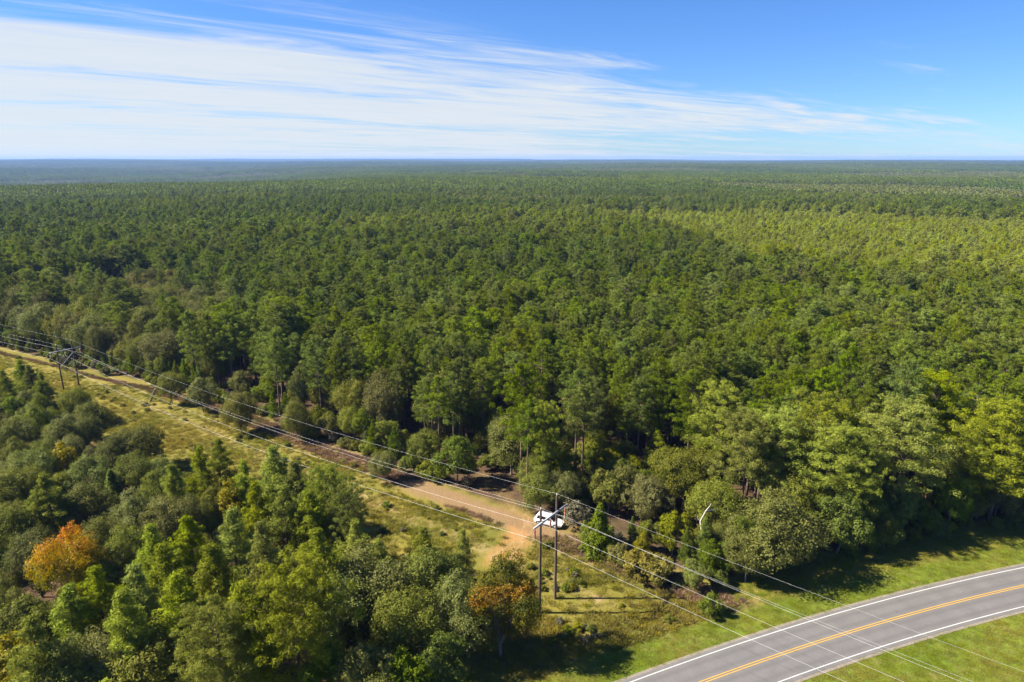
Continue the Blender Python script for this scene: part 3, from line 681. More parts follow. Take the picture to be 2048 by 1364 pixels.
# key, x, y of the crown's top in the photograph, height, width factor, hue, label
HAND = [
 ('young_pine', 36, 720, 11.5, 1.05, 0.0, 'bushy green pine left of the distant poles, tallest of its small clump'),
 ('young_pine', 58, 730, 10.5, 1.0, 0.0, 'green pine on the right side of the small clump left of the distant poles'),
 ('young_pine', 82, 745, 9.5, 1.0, 0.0, 'small dark pine nearest the distant poles'),
 ('young_pine', 4, 742, 10.5, 1.0, 0.0, 'green pine at the left picture edge beside the small clump below the distant poles'),
 ('oak', 150, 775, 8.5, 0.85, 0.1, 'olive oak hiding the feet of the distant poles'),
 ('oak', 178, 800, 9.0, 0.9, 0.0, 'grey green oak at the strip edge right below the distant poles'),
 ('oak', 66, 808, 8.5, 0.9, 0.0, 'dark green oak below the small pine clump at the left'),
 ('oak', 22, 832, 8.5, 0.9, 0.1, 'olive oak at the left picture edge below the pine clump'),
 ('oak', 122, 832, 9.0, 0.95, 0.05, 'rounded grey green oak in the left woods below the distant poles'),
 ('oak', 280, 850, 9.0, 0.95, 0.1, 'broad oak bulging into the grassy strip at the left'),
 ('oak', 225, 868, 8.5, 0.9, 0.0, 'grey green oak just left of the one bulging into the grassy strip'),
 ('yellow_tree', 119, 886, 8.5, 0.85, 0.2, 'yellow green tree standing out among grey oaks at the left'),
 ('oak', 62, 895, 9.0, 0.9, 0.0, 'grey green oak left of the yellow green tree'),
 ('oak', 168, 908, 9.0, 0.9, 0.0, 'grey green oak right of the yellow green tree'),
 ('oak', 262, 910, 9.5, 0.8, 0.0, 'dark edged oak behind the shaded bay of the grassy strip'),
 ('oak', 318, 912, 8.5, 0.75, 0.0, 'dense oak on the strip edge above the row of pines'),
 ('oak', 310, 945, 9.0, 0.8, 0.0, 'oak left of the pointed pines on the strip edge'),
 ('oak', 20, 935, 9.5, 0.95, 0.15, 'brownish green oak at the left picture edge, middle height'),
 ('young_pine', 90, 950, 12.0, 1.15, 0.0, 'dark green pine standing alone among the left oaks'),
 ('cedar', 219, 938, 8.0, 0.9, 0.0, 'small dark green conical tree among the left oaks'),
 ('oak', 160, 965, 9.0, 0.95, 0.1, 'olive oak right of the lone dark pine in the left woods'),
 ('oak', 262, 985, 9.0, 0.9, 0.12, 'olive oak below the small conical tree'),
 ('oak', 333, 993, 9.5, 0.9, 0.2, 'pale olive oak left of the tall narrow pine group'),
 ('oak', 20, 1010, 9.5, 0.9, 0.0, 'grey oak at the left picture edge behind the orange maple'),
 ('oak', 60, 1070, 9.5, 0.85, 0.0, 'grey oak directly left of the orange maple'),
 ('oak', 190, 1035, 9.5, 0.85, 0.1, 'olive oak directly behind the orange maple'),
 ('oak', 240, 1062, 9.5, 0.85, 0.1, 'olive oak right of the orange maple'),
 ('maple', 124, 1058, 12.0, 0.9, 0.0, 'orange and yellow autumn maple in the left foreground woods'),
 ('young_pine', 395, 893, 11.0, 0.95, 0.1, 'pointed pine on the strip edge, leftmost of the foreground row'),
 ('young_pine', 432, 880, 12.5, 0.9, 0.1, 'pointed tallest pine of the foreground row on the strip edge'),
 ('young_pine', 488, 922, 11.5, 1.0, 0.1, 'bright pine between the pointed pines and the big pine on the strip edge'),
 ('young_pine', 549, 895, 14.0, 1.15, 0.1, 'big dense pine at the middle of the foreground strip edge'),
 ('young_pine', 590, 925, 12.5, 1.0, 0.05, 'pine immediately right of the big dense pine on the strip edge'),
 ('big_pine', 656, 945, 15.0, 0.85, 0.0, 'round topped dark pine at the right of the foreground row'),
 ('big_pine', 695, 982, 13.5, 0.7, 0.0, 'rounded pine at the strip edge, rightmost of the foreground row'),
 ('yellow_tree', 455, 962, 9.0, 0.8, 0.0, 'yellow green tree in front of the foreground pine row'),
 ('young_pine', 377, 1034, 14.0, 0.95, 0.1, 'pine left of the slender leading pine in the foreground'),
 ('young_pine', 458, 1020, 14.5, 1.0, 0.05, 'shaggy pine behind the slender leading pine in the foreground'),
 ('young_pine', 521, 1050, 16.0, 0.75, 0.15, 'slender bright pine with a tall pointed tip in the foreground'),
 ('big_pine', 575, 1135, 17.5, 0.95, 0.2, 'big bright pine with bare lower trunk in the bottom foreground'),
 ('big_pine', 420, 1225, 15.0, 0.8, 0.2, 'bright pine boughs at the bottom left of the big foreground pine'),
 ('young_pine', 321, 1088, 14.0, 1.05, 0.05, 'leafy pine between the orange maple and the slender pine'),
 ('young_pine', 268, 1132, 13.5, 1.05, 0.1, 'bright pine right of and below the orange maple'),
 ('young_pine', 185, 1138, 14.0, 1.0, 0.1, 'bright pine directly below the orange maple'),
 ('young_pine', 128, 1176, 13.0, 1.05, 0.0, 'darker pine below the left side of the orange maple'),
 ('oak', 318, 1245, 11.0, 1.1, 0.3, 'large pale olive oak at the bottom edge left of the big pine'),
 ('oak', 120, 1295, 10.5, 1.0, 0.15, 'olive oak at the bottom edge below the pines at the left'),
 ('yellow_tree', 16, 1272, 10.0, 1.0, 0.0, 'yellow tree in the bottom left corner'),
 ('oak', 30, 1195, 10.5, 0.95, 0.0, 'dark oak at the left picture edge above the yellow corner tree'),
 ('oak', 225, 1268, 10.0, 0.9, 0.2, 'olive oak at the bottom edge between the pines and the large pale oak'),
 ('oak', 668, 1150, 11.0, 1.0, 0.0, 'grey green oak immediately right of the big bright foreground pine'),
 ('young_pine', 712, 1045, 12.0, 1.0, 0.25, 'bright pine right of the foreground row near the open grass'),
 ('young_pine', 845, 1058, 10.0, 1.0, 0.2, 'bright pine rising above the grey oaks near the dirt track'),
 ('young_pine', 926, 1062, 9.0, 0.75, 0.25, 'small bright pine standing in the grass left of the dirt track'),
 ('oak', 738, 1118, 11.0, 1.15, 0.1, 'broad grey green oak in the middle of the bottom foreground'),
 ('oak', 850, 1098, 11.0, 0.95, 0.0, 'grey oak in front of the bright pine near the dirt track'),
 ('oak', 915, 1155, 10.5, 0.85, 0.0, 'dark oak immediately left of the yellow and orange gum tree'),
 ('oak', 800, 1190, 10.5, 0.9, 0.05, 'dark oak at the centre of the bottom foreground woods'),
 ('oak', 720, 1290, 10.5, 0.8, 0.15, 'olive oak on the bottom edge right of the big pine trunk'),
 ('broadleaf', 650, 1300, 9.0, 0.9, 0.0, 'green tree at the bottom edge beside the big pine trunk'),
 ('broadleaf', 880, 1270, 9.5, 0.9, 0.0, 'shaded green tree on the bottom edge left of the gum tree'),
 ('broadleaf', 800, 1305, 9.5, 0.9, 0.0, 'dark green tree at the bottom edge in the middle of the woods'),
 ('sweetgum', 1000, 1106, 14.0, 0.92, 0.0, 'yellow and orange turning gum tree left of the tall power poles'),
 ('young_pine', 300, 1052, 14.0, 0.95, 0.1, 'pine right of the orange maple, behind the olive oak'),
 ('young_pine', 425, 1092, 15.5, 0.95, 0.1, 'pine directly left of the slender bright pine tip'),
 ('young_pine', 345, 1150, 15.5, 1.0, 0.15, 'pine below the leafy pine between maple and slender pine'),
 ('young_pine', 478, 1168, 16.0, 0.95, 0.1, 'pine left of the big bright foreground pine crown'),
 ('young_pine', 238, 1190, 15.0, 1.0, 0.15, 'pine above the olive oaks on the bottom edge, left part'),
 ('young_pine', 618, 985, 14.0, 1.0, 0.1, 'pine in front of the right end of the strip edge row'),
 ('young_pine', 565, 975, 14.5, 0.95, 0.05, 'pine directly below the big dense strip edge pine'),
 ('young_pine', 505, 968, 14.0, 0.95, 0.1, 'pine right of the yellow green tree in the foreground row'),
 ('young_pine', 628, 1062, 15.0, 0.95, 0.1, 'pine between the slender pine and the bright pine near the open grass'),
 ('young_pine', 345, 930, 12.0, 0.95, 0.1, 'pine left of the pointed pines, over the dense strip edge oaks'),
 ('young_pine', 760, 1080, 11.5, 0.9, 0.2, 'pine between the bright pine and the broad grey green oak'),
 ('young_pine', 60, 1235, 14.0, 1.0, 0.1, 'pine above the yellow corner tree at the lower left'),
 # beyond the strip, right of the car
 ('cedar', 1201, 1006, 8.3, 1.0, 0.0, 'vivid green conical cedar just right of the white car'),
 ('broadleaf', 1286, 1068, 4.5, 0.9, 0.55, 'yellowish bush right of the vivid green cedar'),
 ('shrub', 1240, 1088, 3.2, 1.0, 0.5, 'low yellow green shrub at the foot of the vivid green cedar'),
 ('shrub', 1284, 1104, 4.2, 1.0, 0.75, 'golden yellow shrub on the brown brush strip'),
 ('shrub', 1322, 1108, 4.0, 0.95, 0.7, 'second golden shrub, nearer the road than its twin'),
 ('broadleaf', 1351, 1022, 7.5, 0.85, 0.35, 'slim yellow green tree with visible trunk above the golden shrubs'),
 ('broadleaf', 1406, 1046, 6.5, 0.85, 0.45, 'yellow green tree between the golden shrubs and the large olive oak'),
 ('broadleaf', 1392, 1122, 4.5, 0.95, 0.25, 'light green bush below the yellow green tree near the road corner'),
 ('shrub', 1419, 1192, 2.8, 0.9, 0.1, 'small bright green shrub at the corner of brush strip and road verge'),
 ('broadleaf', 1300, 1040, 5.5, 0.95, 0.2, 'green tree behind the yellowish bush right of the cedar'),
 ('young_pine', 1168, 1040, 4.2, 0.9, 0.1, 'small pine shrub between the white car and the vivid green cedar'),
 ('grey_shrub', 1150, 1000, 4.6, 0.9, 0.0, 'grey half bare bush behind the white car'),
 ('oak', 1374, 895, 11.5, 1.0, 0.1, 'large olive oak beneath the big pines, left one of the pair by the road'),
 ('oak', 1300, 953, 8.5, 0.95, 0.35, 'brownish olive oak left of the large olive oaks'),
 ('oak', 1440, 958, 10.0, 0.95, 0.1, 'olive oak filling the gap between the two large oaks'),
 ('oak', 1597, 942, 11.5, 0.95, 0.2, 'brownish oak behind the largest grey oak near the road'),
 ('oak', 1560, 990, 12.0, 1.15, 0.12, 'largest grey olive oak leaning over the roadside at the right'),
 ('oak', 1500, 1062, 8.0, 0.95, 0.1, 'low grey oak in front of the largest grey oak by the road'),
 ('young_pine', 1320, 862, 9.5, 1.1, 0.15, 'young bright conical pine above the brownish olive oak'),
 ('big_pine', 1440, 780, 19.0, 0.9, 0.25, 'bright broad pine with dark gap beneath, leftmost big pine right of centre'),
 ('big_pine', 1498, 840, 18.5, 0.85, 0.25, 'bright broad pine above the large olive oaks'),
 ('big_pine', 1556, 826, 19.0, 0.95, 0.25, 'bright broad pine standing behind the large grey oak'),
 ('big_pine', 1648, 810, 19.5, 0.95, 0.2, 'bright broad pine right of the pine behind the grey oak'),
 ('big_pine', 1672, 866, 18.0, 0.95, 0.2, 'broad pine with low hanging bright boughs above the roadside'),
 ('big_pine', 1722, 880, 17.0, 0.8, 0.0, 'darker broad pine right of the one with low hanging boughs'),
 ('big_pine', 1870, 758, 20.0, 0.9, 0.3, 'brightest tall pine rising behind the broad roadside pines'),
 ('big_pine', 1822, 825, 19.5, 1.15, 0.25, 'widest bright pine with pale trunk showing at the right'),
 ('big_pine', 2022, 812, 20.0, 1.1, 0.3, 'bright broad pine at the right picture edge'),
 ('big_pine', 1985, 868, 15.0, 0.8, 0.25, 'lower bright pine at the right above the orange dirt'),
 ('oak', 1771, 793, 15.0, 0.7, 0.6, 'brownish tree among the bright pines at the right'),
 ('oak', 1925, 882, 12.0, 0.9, 0.1, 'dark oak between the widest pine and the right edge pine'),
 ('oak', 1930, 962, 7.0, 0.95, 0.1, 'oak in shade above the road verge near the orange dirt'),
 ('broadleaf', 1690, 985, 10.0, 0.9, 0.0, 'dark green tree in shade right of the largest grey oak'),
 ('broadleaf', 1765, 1000, 6.5, 1.0, 0.0, 'shaded green tree above the road verge, below the widest pine'),
 ('broadleaf', 1850, 1000, 5.8, 1.0, 0.0, 'shaded green tree on the verge right of the widest pine trunk'),
 ('shrub', 2035, 1012, 2.6, 1.0, 0.5, 'yellowish shrub below the orange dirt at the right edge'),
 # beyond the strip, left of the car
 ('broadleaf', 912, 875, 9.0, 1.05, 0.0, 'round leafy track side tree by the dark opening left of the car'),
 ('oak', 1023, 825, 12.5, 0.85, 0.1, 'olive oak behind the dark track opening'),
 ('big_pine', 1090, 815, 17.0, 0.6, 0.2, 'bright pine directly behind the white car'),
 ('oak', 764, 902, 6.0, 0.9, 0.2, 'small olive oak on the strip edge between car and distant poles'),
 ('oak', 474, 783, 9.5, 0.8, 0.45, 'brownish oak in the forest edge right of the leaning post'),
 ('oak', 590, 800, 9.0, 0.75, 0.25, 'pale olive oak in the forest edge above the foreground pine row'),
 ('oak', 336, 742, 8.5, 0.8, 0.2, 'olive oak at the forest edge right of the leaning post'),
 ('oak', 398, 752, 9.0, 0.8, 0.15, 'second olive oak at the forest edge right of the leaning post'),
]
CATN = {'young_pine': ('pine_tree', 'pine tree', 'pines'), 'big_pine': ('pine_tree', 'pine tree', 'pines'), 'forest_pine': ('pine_tree', 'pine tree', 'pines'),
        'oak': ('oak_tree', 'oak tree', 'oaks'), 'broadleaf': ('broadleaf_tree', 'tree', 'broadleaf trees'), 'shrub': ('shrub', 'shrub', 'shrubs'), 'grey_shrub': ('shrub', 'shrub', 'shrubs'),
        'yellow_tree': ('yellow_tree', 'tree', 'yellowing trees'), 'maple': ('maple_tree', 'maple tree', None), 'sweetgum': ('gum_tree', 'gum tree', None), 'cedar': ('cedar_tree', 'cedar tree', 'cedars')}
HANDMODE = True
for i, (key, x, y, h, wd, hue, lab) in enumerate(HAND):
    nm, cat, grp = CATN[key]
    if lab.endswith('bush'): nm, cat = 'shrub', 'shrub'
    if 'pine' in key: hue = min(0.92, hue * 1.3 + 0.52); wd *= 1.2
    if key == 'big_pine': hue = min(hue, 0.80)
    tree(nm, key, P_(x, y, h), h, lab, cat, grp, wd, hue, var=i * 7 + 3)

HANDMODE = False
# white dead snag in the oaks by the road
sn = G(1398, 992, 9.5); r = empty('dead_snag', (sn[0], sn[1] - 3.2, 0)); tag(r, 'bleached bare forked snag sticking out of the oaks near the road', 'dead tree')
g = Geo(); g.tube([[0, 0, -0.2], [0.1, 0, 4], [-0.5, 0, 7.2], [0.2, 0, 8.9]], [0.16, 0.13, 0.10, 0.07], 7); obj('trunk', g.mesh('trunk', [M['deadwood']], True), r)
for q in ([[0.2, 0, 8.85], [0.7, 0, 9.6], [0.9, 0.1, 10.0]], [[0.2, 0, 8.85], [1.0, 0, 9.0], [1.7, 0.1, 8.9]], [[-0.5, 0, 7.2], [-0.9, 0.1, 7.6], [-1.0, 0, 8.2]]):
    g = Geo(); g.tube(q, [0.07, 0.05, 0.02], 6); obj('branch', g.mesh('branch', [M['deadwood']], True), r)

# ------------------------------------------------------------------ the forest: places for every other tree
def hits(P, pts, dmin):
    if not len(pts): return np.zeros(len(P), bool)
    B = np.asarray(pts); o = np.zeros(len(P), bool)
    for i0 in range(0, len(P), 8000):
        o[i0:i0 + 8000] = (((P[i0:i0 + 8000, None] - B[None]) ** 2).sum(2) < dmin ** 2).any(1)
    return o
def jitter_grid(x0, x1, y0, y1, s, j, rot=0.0):
    nx, ny = int((x1 - x0) / s) + 1, int((y1 - y0) / s) + 1
    xx, yy = np.meshgrid(np.arange(nx) * s + x0, np.arange(ny) * s + y0); Q = np.stack([xx.ravel(), yy.ravel()], 1)
    c_ = np.array([(x0 + x1) / 2, (y0 + y1) / 2]); a = np.array([[math.cos(rot), -math.sin(rot)], [math.sin(rot), math.cos(rot)]])
    return (Q - c_) @ a.T + c_ + rng.uniform(-j, j, Q.shape) * s
def in_view(Q, m=45.0): return (np.abs(Q[:, 0]) < 0.78 * (Q[:, 1] * C15 + 14) + m) & (Q[:, 1] > 25)
def zones(Q):
    r = np.hypot(Q[:, 0], Q[:, 1]); az_ = Q[:, 0] / np.maximum(Q[:, 1], 1)
    bright = sstep(0.06, 0.16, az_ - 0.0008 * (600 - r)) * sstep(300 + 40 * 0, 350, r + 40 * (vnoise(Q, 60, 11, 2) - 0.5)) * sstep(690, 640, r)
    creek = (np.abs(r - 770 - 60 * (vnoise(Q, 260, 12, 2) - 0.5) * 2 - 200 * np.clip(az_ - 0.2, 0, 1)) < 55) & (az_ > -0.08) & (az_ < 0.9)
    lefthw = (az_ < -0.42) & (r > 215) & (r < 330) & (vnoise(Q, 55, 14, 2) > 0.47)
    mixed = vnoise(Q, 90, 15, 3) > 0.60
    return r, az_, bright, creek, lefthw, mixed

# first the shrubs, saplings and trees along the far edge of the strip and the verge
E = []
for s_ in np.arange(-30, 330, 2.1):
    base = H1 + LD * s_ if s_ < 150 else H2 + LD2 * (s_ - 150)
    nn = LN if s_ < 150 else np.array([0.484, 0.875])
    E.append((base + nn * (edge_far(np.array([base + nn * 15]))[0] + 0.2 + rng.uniform(-0.8, 2.6)), rng.random()))
dirt_line = [G(1055, 1040), G(1000, 985), G(955, 950)]
for xy, k in E:
    q = np.array([xy]); d_, sd_ = road_dist(q)
    if not in_view(q, 12)[0] or (d_[0] < 13.5) or poly_dist(q, [G(870, 985), G(950, 1005), G(1050, 1040)])[0][0] < 4.5 or hits(q, NEAR, 1.6)[0] or poly_dist(q, dirt_line)[0][0] < 2.6 or poly_dist(q, [G(1100, 1052), G(1190, 1050)])[0][0] < 3.2: continue
    if rng.random() < 0.16: continue
    x = xy[0]
    if k < 0.42: tree('shrub', 'shrub', xy, rng.uniform(1.8, 3.6), ('low green shrub'), 'shrub', 'shrubs along the forest edge', 1.0, rng.uniform(0, 0.35))
    elif k < 0.60: tree('shrub', 'grey_shrub', xy, rng.uniform(1.8, 3.0), ('low grey half bare shrub'), 'shrub', 'shrubs along the forest edge', 1.0)
    elif k < 0.68: tree('broadleaf_tree', 'broadleaf', xy + LN * 1.2, rng.uniform(3.5, 6.5), 'small green tree', 'tree', 'small green trees along the forest edge', 0.9, rng.uniform(0, 0.3))
    elif k < 0.76: tree('oak_tree', 'oak', xy + LN * 1.5, rng.uniform(4.0, 6.5), ('small olive oak'), 'oak tree', 'small oaks along the forest edge', 0.8, rng.uniform(0, 0.45))
    else: tree('pine_tree', 'young_pine', xy + LN * 1.2, rng.uniform(5, 8.5), ('young pine'), 'pine tree', 'young pines along the forest edge', 0.85, rng.uniform(0, 0.3))
for j in range(0, len(ROAD), 1):                      # forest edge along the road verge
    if not (ROAD[j][0] > 28 and ROAD[j][0] < 105): continue
    T = ROAD[min(j + 1, len(ROAD) - 1)] - ROAD[j - 1]; T = T / np.linalg.norm(T); N = np.array([-T[1], T[0]])
    for off in (13.6 + rng.uniform(-0.4, 1.2), 16.0 + rng.uniform(-0.8, 0.8), 19.0 + rng.uniform(-1, 1)):
        xy = ROAD[j] + N * off + T * rng.uniform(-1, 1); q = np.array([xy])
        if not in_view(q, 8)[0] or hits(q, NEAR, 1.75)[0] or row_off(q)[0] < 17 or poly_dist(q, [G(2010, 990), G(2120, 980)])[0][0] < 4.5: continue
        k = rng.random()
        if off < 15.0 and k < 0.75: tree('shrub', 'shrub', xy, rng.uniform(1.8, 3.6), ('low dark green shrub'), 'shrub', 'shrubs along the forest edge', 1.0, rng.uniform(0, 0.2))
        elif k < 0.8: tree('broadleaf_tree', 'broadleaf', xy, rng.uniform(5, 9), ('leafy understorey tree'), 'tree', 'understorey trees above the verge', 0.85, 0.0)
        else: tree('oak_tree', 'oak', xy, rng.uniform(5, 9), ('small olive oak'), 'oak tree', 'small oaks along the forest edge', 0.85, 0.0)
for xy in jitter_grid(-175, 80, 84, 225, 3.7, 0.36, 0.4):      # leafy growth under the pines near the road corner and behind the car
    q = np.array([xy]); d_, sd_ = road_dist(q); o_ = row_off(q)[0]
    if sd_[0] < 0 or d_[0] < 20 or o_ < edge_far(q)[0] + 1.5 or (d_[0] > (42 if 9 < xy[0] < 46 else 33) and o_ > edge_far(q)[0] + (26 if -6 < xy[0] < 25 else 10 if xy[0] > -6 else 7)) or hits(q, NEAR, 2.2)[0] or poly_dist(q, dirt_line)[0][0] < 3 or poly_dist(q, [G(1100, 1052), G(1190, 1050)])[0][0] < 3.5: continue
    if poly_dist(q, [G(2010, 990), G(2120, 980)])[0][0] < 5.5 or not in_view(q, 6)[0]: continue
    k = rng.random()
    if xy[0] < 14 and k < 0.55: tree('shrub', 'shrub', xy, rng.uniform(1.6, 3.4), 'green shrub', 'shrub', 'shrubs along the forest edge', 1.1, rng.uniform(0, 0.4))
    elif k < 0.82: tree('broadleaf_tree', 'broadleaf', xy, rng.uniform(4.5, 8.5), 'leafy understorey tree', 'tree', 'understorey trees above the verge', 1.0, rng.uniform(0.05, 0.5))
    else: tree('oak_tree', 'oak', xy, rng.uniform(5, 8), 'small olive oak', 'oak tree', 'small oaks along the forest edge', 0.9, rng.uniform(0, 0.3))
# the woods on the near side: fill between the placed trees
Q = jitter_grid(-150, 20, 30, 190, 4.6, 0.35, 0.3)
rd_, rs_ = road_dist(Q); ro_ = row_off(Q)
Q = Q[(ro_ < -13.5) & (rs_ > 0) & (rd_ > 17) & ~((Q[:, 0] > 0.5) & (Q[:, 1] > 45))]
Q = Q[~hits(Q, NEAR, 3.4)]
seen = (np.abs(Q[:, 0]) < 0.77 * (Q[:, 1] * C15 + 12)) & (Q[:, 1] > 52)
WOODS_STUFF = []
for xy, sn_ in zip(Q, seen):
    k = rng.random(); h = rng.uniform(4.2, 7.0)
    if not sn_: WOODS_STUFF.append((xy[0], xy[1], 0 if k < 0.7 else 1, h)); continue
    if k < 0.78: tree('oak_tree', 'oak', xy, h, 'grey green oak', 'oak tree', 'oaks filling the near woods', 0.85, rng.uniform(0, 0.25))
    else: tree('broadleaf_tree', 'broadleaf', xy, h, 'green leafy tree', 'tree', 'leafy trees filling the near woods', 0.95, rng.uniform(0, 0.3))

# all places of the big forest out to one kilometre
SP = 4.55
Q = jitter_grid(-920, 920, 60, 1060, SP, 0.34, 0.22)
Q = Q[in_view(Q) & (np.hypot(Q[:, 0], Q[:, 1]) < 1020)]
rd_, rs_ = road_dist(Q); ro_ = row_off(Q)
ok = (ro_ > edge_far(Q) + 2.2) & (rs_ > 0) & (rd_ > 17.5)
ok &= (poly_dist(Q, dirt_line)[0] > 3.0) & (poly_dist(Q, [G(2005, 990), G(2140, 980)])[0] > 5.0)
ok &= ~((rd_ < 27) & (Q[:, 0] > 8) & (Q[:, 0] < 100)) & ~((rd_ < 42) & (ro_ < 40) & (Q[:, 0] > 9) & (Q[:, 0] < 46))
Q = Q[ok]; Q = Q[rng.random(len(Q)) > 0.05 + 0.9 * sstep(0.30, 0.20, vnoise(Q, 20, 61, 2)) * (np.hypot(Q[:, 0], Q[:, 1]) > 215)]
Q = Q[~hits(Q, NEAR, 2.3)]
r_, az_, bright, creek, lefthw, mixed = zones(Q)
hard = (creek & (rng.random(len(Q)) < 0.9)) | (lefthw & (rng.random(len(Q)) < 0.75)) | (mixed & (rng.random(len(Q)) < 0.35)) | (rng.random(len(Q)) < 0.035)
hgt = np.where(hard, rng.uniform(10, 15.5, len(Q)), rng.normal(18.4, 1.9, len(Q)))
hgt = np.where(creek & hard, hgt * 1.25, hgt)
hgt = np.where(bright > 0.5, hgt * 0.72, hgt); hgt = hgt * (0.86 + 0.28 * vnoise(Q, 34, 63, 2)) * np.where(rng.random(len(Q)) < 0.06, 0.75, 1.0); hgt = np.clip(hgt, 6, 24)
hue = np.clip(np.where(hard, rng.uniform(0, 0.42, len(Q)) * np.where(creek, 0.5, 1.0), 0.02 + 0.45 * np.clip(vnoise(Q, 130, 21, 2) * 1.7 - 0.5, 0, 1) + 0.85 * bright + 0.30 * rng.random(len(Q)) ** 2), 0, 1)
# the 300 pines that show largest stand as single trees
n_pine = sum(1 for o in sc.objects if o.name.startswith('pine_tree'))
vis = (np.abs(Q[:, 0]) < 0.745 * (Q[:, 1] * C15 + (CAM_H - hgt) * S15))
cand = np.where(~hard & vis)[0]; cand = cand[np.argsort(r_[cand])][:max(0, 296 - n_pine)]
for i in cand:
    tree('pine_tree', 'forest_pine', Q[i], hgt[i], 'tall slim pine', 'pine tree', 'slim pines in the forest front', rng.uniform(0.85, 1.15), hue[i])
hc = np.where(hard & vis & (r_ < 190))[0]
for i in hc:
    tree('oak_tree', 'oak', Q[i], hgt[i], 'olive forest oak', 'oak tree', 'oaks inside the forest front', 0.7, hue[i])
def proj(x, y, z):
    zc = y * C15 + (CAM_H - z) * S15; return 1024 + FPX * x / zc, 682 + FPX * ((CAM_H - z) * C15 - y * S15) / zc
MARKS = [('the white car', 1098, 1040), ('the tall power poles', 1095, 1130), ('the distant power poles', 140, 730), ('the leaning post', 304, 790), ('the vivid green cedar', 1201, 1055),
         ('the orange maple', 122, 1110), ('the orange gum tree', 1005, 1210), ('the largest grey olive oak', 1560, 1060), ('the widest bright pine', 1822, 890),
         ('the bright right edge pine', 2022, 890), ('the brightest tall pine', 1871, 800), ('the big dense strip edge pine', 549, 950), ('the big bright foreground pine', 575, 1220),
         ('the round track side tree', 912, 930), ('the leftmost big broad pine', 1440, 850), ('the yellow corner tree', 16, 1310), ('the golden shrub', 1284, 1120), ('the slender bright pine', 521, 1110), ('the small strip edge oak', 764, 925)]
SIDES = ['right', 'upper right', 'top', 'upper left', 'left', 'lower left', 'bottom', 'lower right']
ordn = lambda k: {1: 'first', 2: 'second', 3: 'third', 4: 'fourth', 5: 'fifth', 6: 'sixth', 7: 'seventh', 8: 'eighth', 9: 'ninth', 10: 'tenth'}.get(k) or str(k) + ('th' if k % 100 in (11, 12, 13) else {1: 'st', 2: 'nd', 3: 'rd'}.get(k % 10, 'th'))
byset = {}
for r, kind, x, y, h in PROC:
    px, py = proj(x, y, h * 0.7); best = min(MARKS, key=lambda m_: (m_[1] - px) ** 2 + (m_[2] - py) ** 2)
    a = math.atan2(best[2] - py, px - best[1]); sd = SIDES[int(round(a / (math.pi / 4))) % 8]
    byset.setdefault((kind, best[0], sd), []).append((math.hypot(best[1] - px, best[2] - py), r))
for (kind, mk_, sd), lst in byset.items():
    for k, (_, r) in enumerate(sorted(lst, key=lambda e: e[0])):
        side_ = {'top': 'above', 'bottom': 'below', 'left': 'left of', 'right': 'right of'}.get(sd, sd.replace('upper', 'above').replace('lower', 'below') + ' of')
        r['label'] = '%s%s %s %s' % (kind, (', ' + ordn(k + 1) + ' one') if len(lst) > 1 else '', side_, mk_)
taken = np.zeros(len(Q), bool); taken[cand] = True; taken[hc] = True
Q, hgt, hue, hard, r_ = Q[~taken], hgt[~taken], hue[~taken], hard[~taken], r_[~taken]

# ------------------------------------------------------------------ scattering of what nobody could count
def scatter(name, protos, pts, idx, rotz, scl, hue_, label):
    """one object: points carrying copies of the given meshes (geometry nodes)"""
    coll = bpy.data.collections.new(name + '_kinds')
    for i, me in enumerate(protos):
        o = bpy.data.objects.new('%s_%02d' % (name, i), me); coll.objects.link(o)
    me = bpy.data.meshes.new(name); pts = np.asarray(pts, np.float32)
    me.vertices.add(len(pts)); me.vertices.foreach_set('co', pts.ravel())
    def att(n, typ, vals, f): a = me.attributes.new(n, typ, 'POINT'); a.data.foreach_set(f, np.ascontiguousarray(vals).ravel())
    att('idx', 'INT', np.asarray(idx, np.int32), 'value')
    rv = np.zeros((len(pts), 3), np.float32); rv[:, 2] = rotz; att('rot', 'FLOAT_VECTOR', rv, 'vector')
    att('scl', 'FLOAT_VECTOR', np.asarray(scl, np.float32), 'vector'); att('hue', 'FLOAT', np.asarray(hue_, np.float32), 'value')
    o = obj(name, me); tag(o, label, None, None, 'stuff')
    ng = bpy.data.node_groups.new(name, 'GeometryNodeTree')
    ng.interface.new_socket('Geometry', in_out='INPUT', socket_type='NodeSocketGeometry'); ng.interface.new_socket('Geometry', in_out='OUTPUT', socket_type='NodeSocketGeometry')
    N = ng.nodes; L = ng.links
    gi = N.new('NodeGroupInput'); go = N.new('NodeGroupOutput'); ip = N.new('GeometryNodeInstanceOnPoints'); ci = N.new('GeometryNodeCollectionInfo')
    ci.inputs['Collection'].default_value = coll; ci.inputs['Separate Children'].default_value = True; ci.inputs['Reset Children'].default_value = True
    def na(n, typ):
        a = N.new('GeometryNodeInputNamedAttribute'); a.data_type = typ; a.inputs['Name'].default_value = n; return a.outputs['Attribute']
    e2r = N.new('FunctionNodeEulerToRotation'); L.new(na('rot', 'FLOAT_VECTOR'), e2r.inputs[0])
    L.new(gi.outputs[0], ip.inputs['Points']); L.new(ci.outputs[0], ip.inputs['Instance']); ip.inputs['Pick Instance'].default_value = True
    L.new(na('idx', 'INT'), ip.inputs['Instance Index']); L.new(e2r.outputs[0], ip.inputs['Rotation']); L.new(na('scl', 'FLOAT_VECTOR'), ip.inputs['Scale'])
    L.new(ip.outputs[0], go.inputs[0])
    md = o.modifiers.new('scatter', 'NODES'); md.node_group = ng
    return o
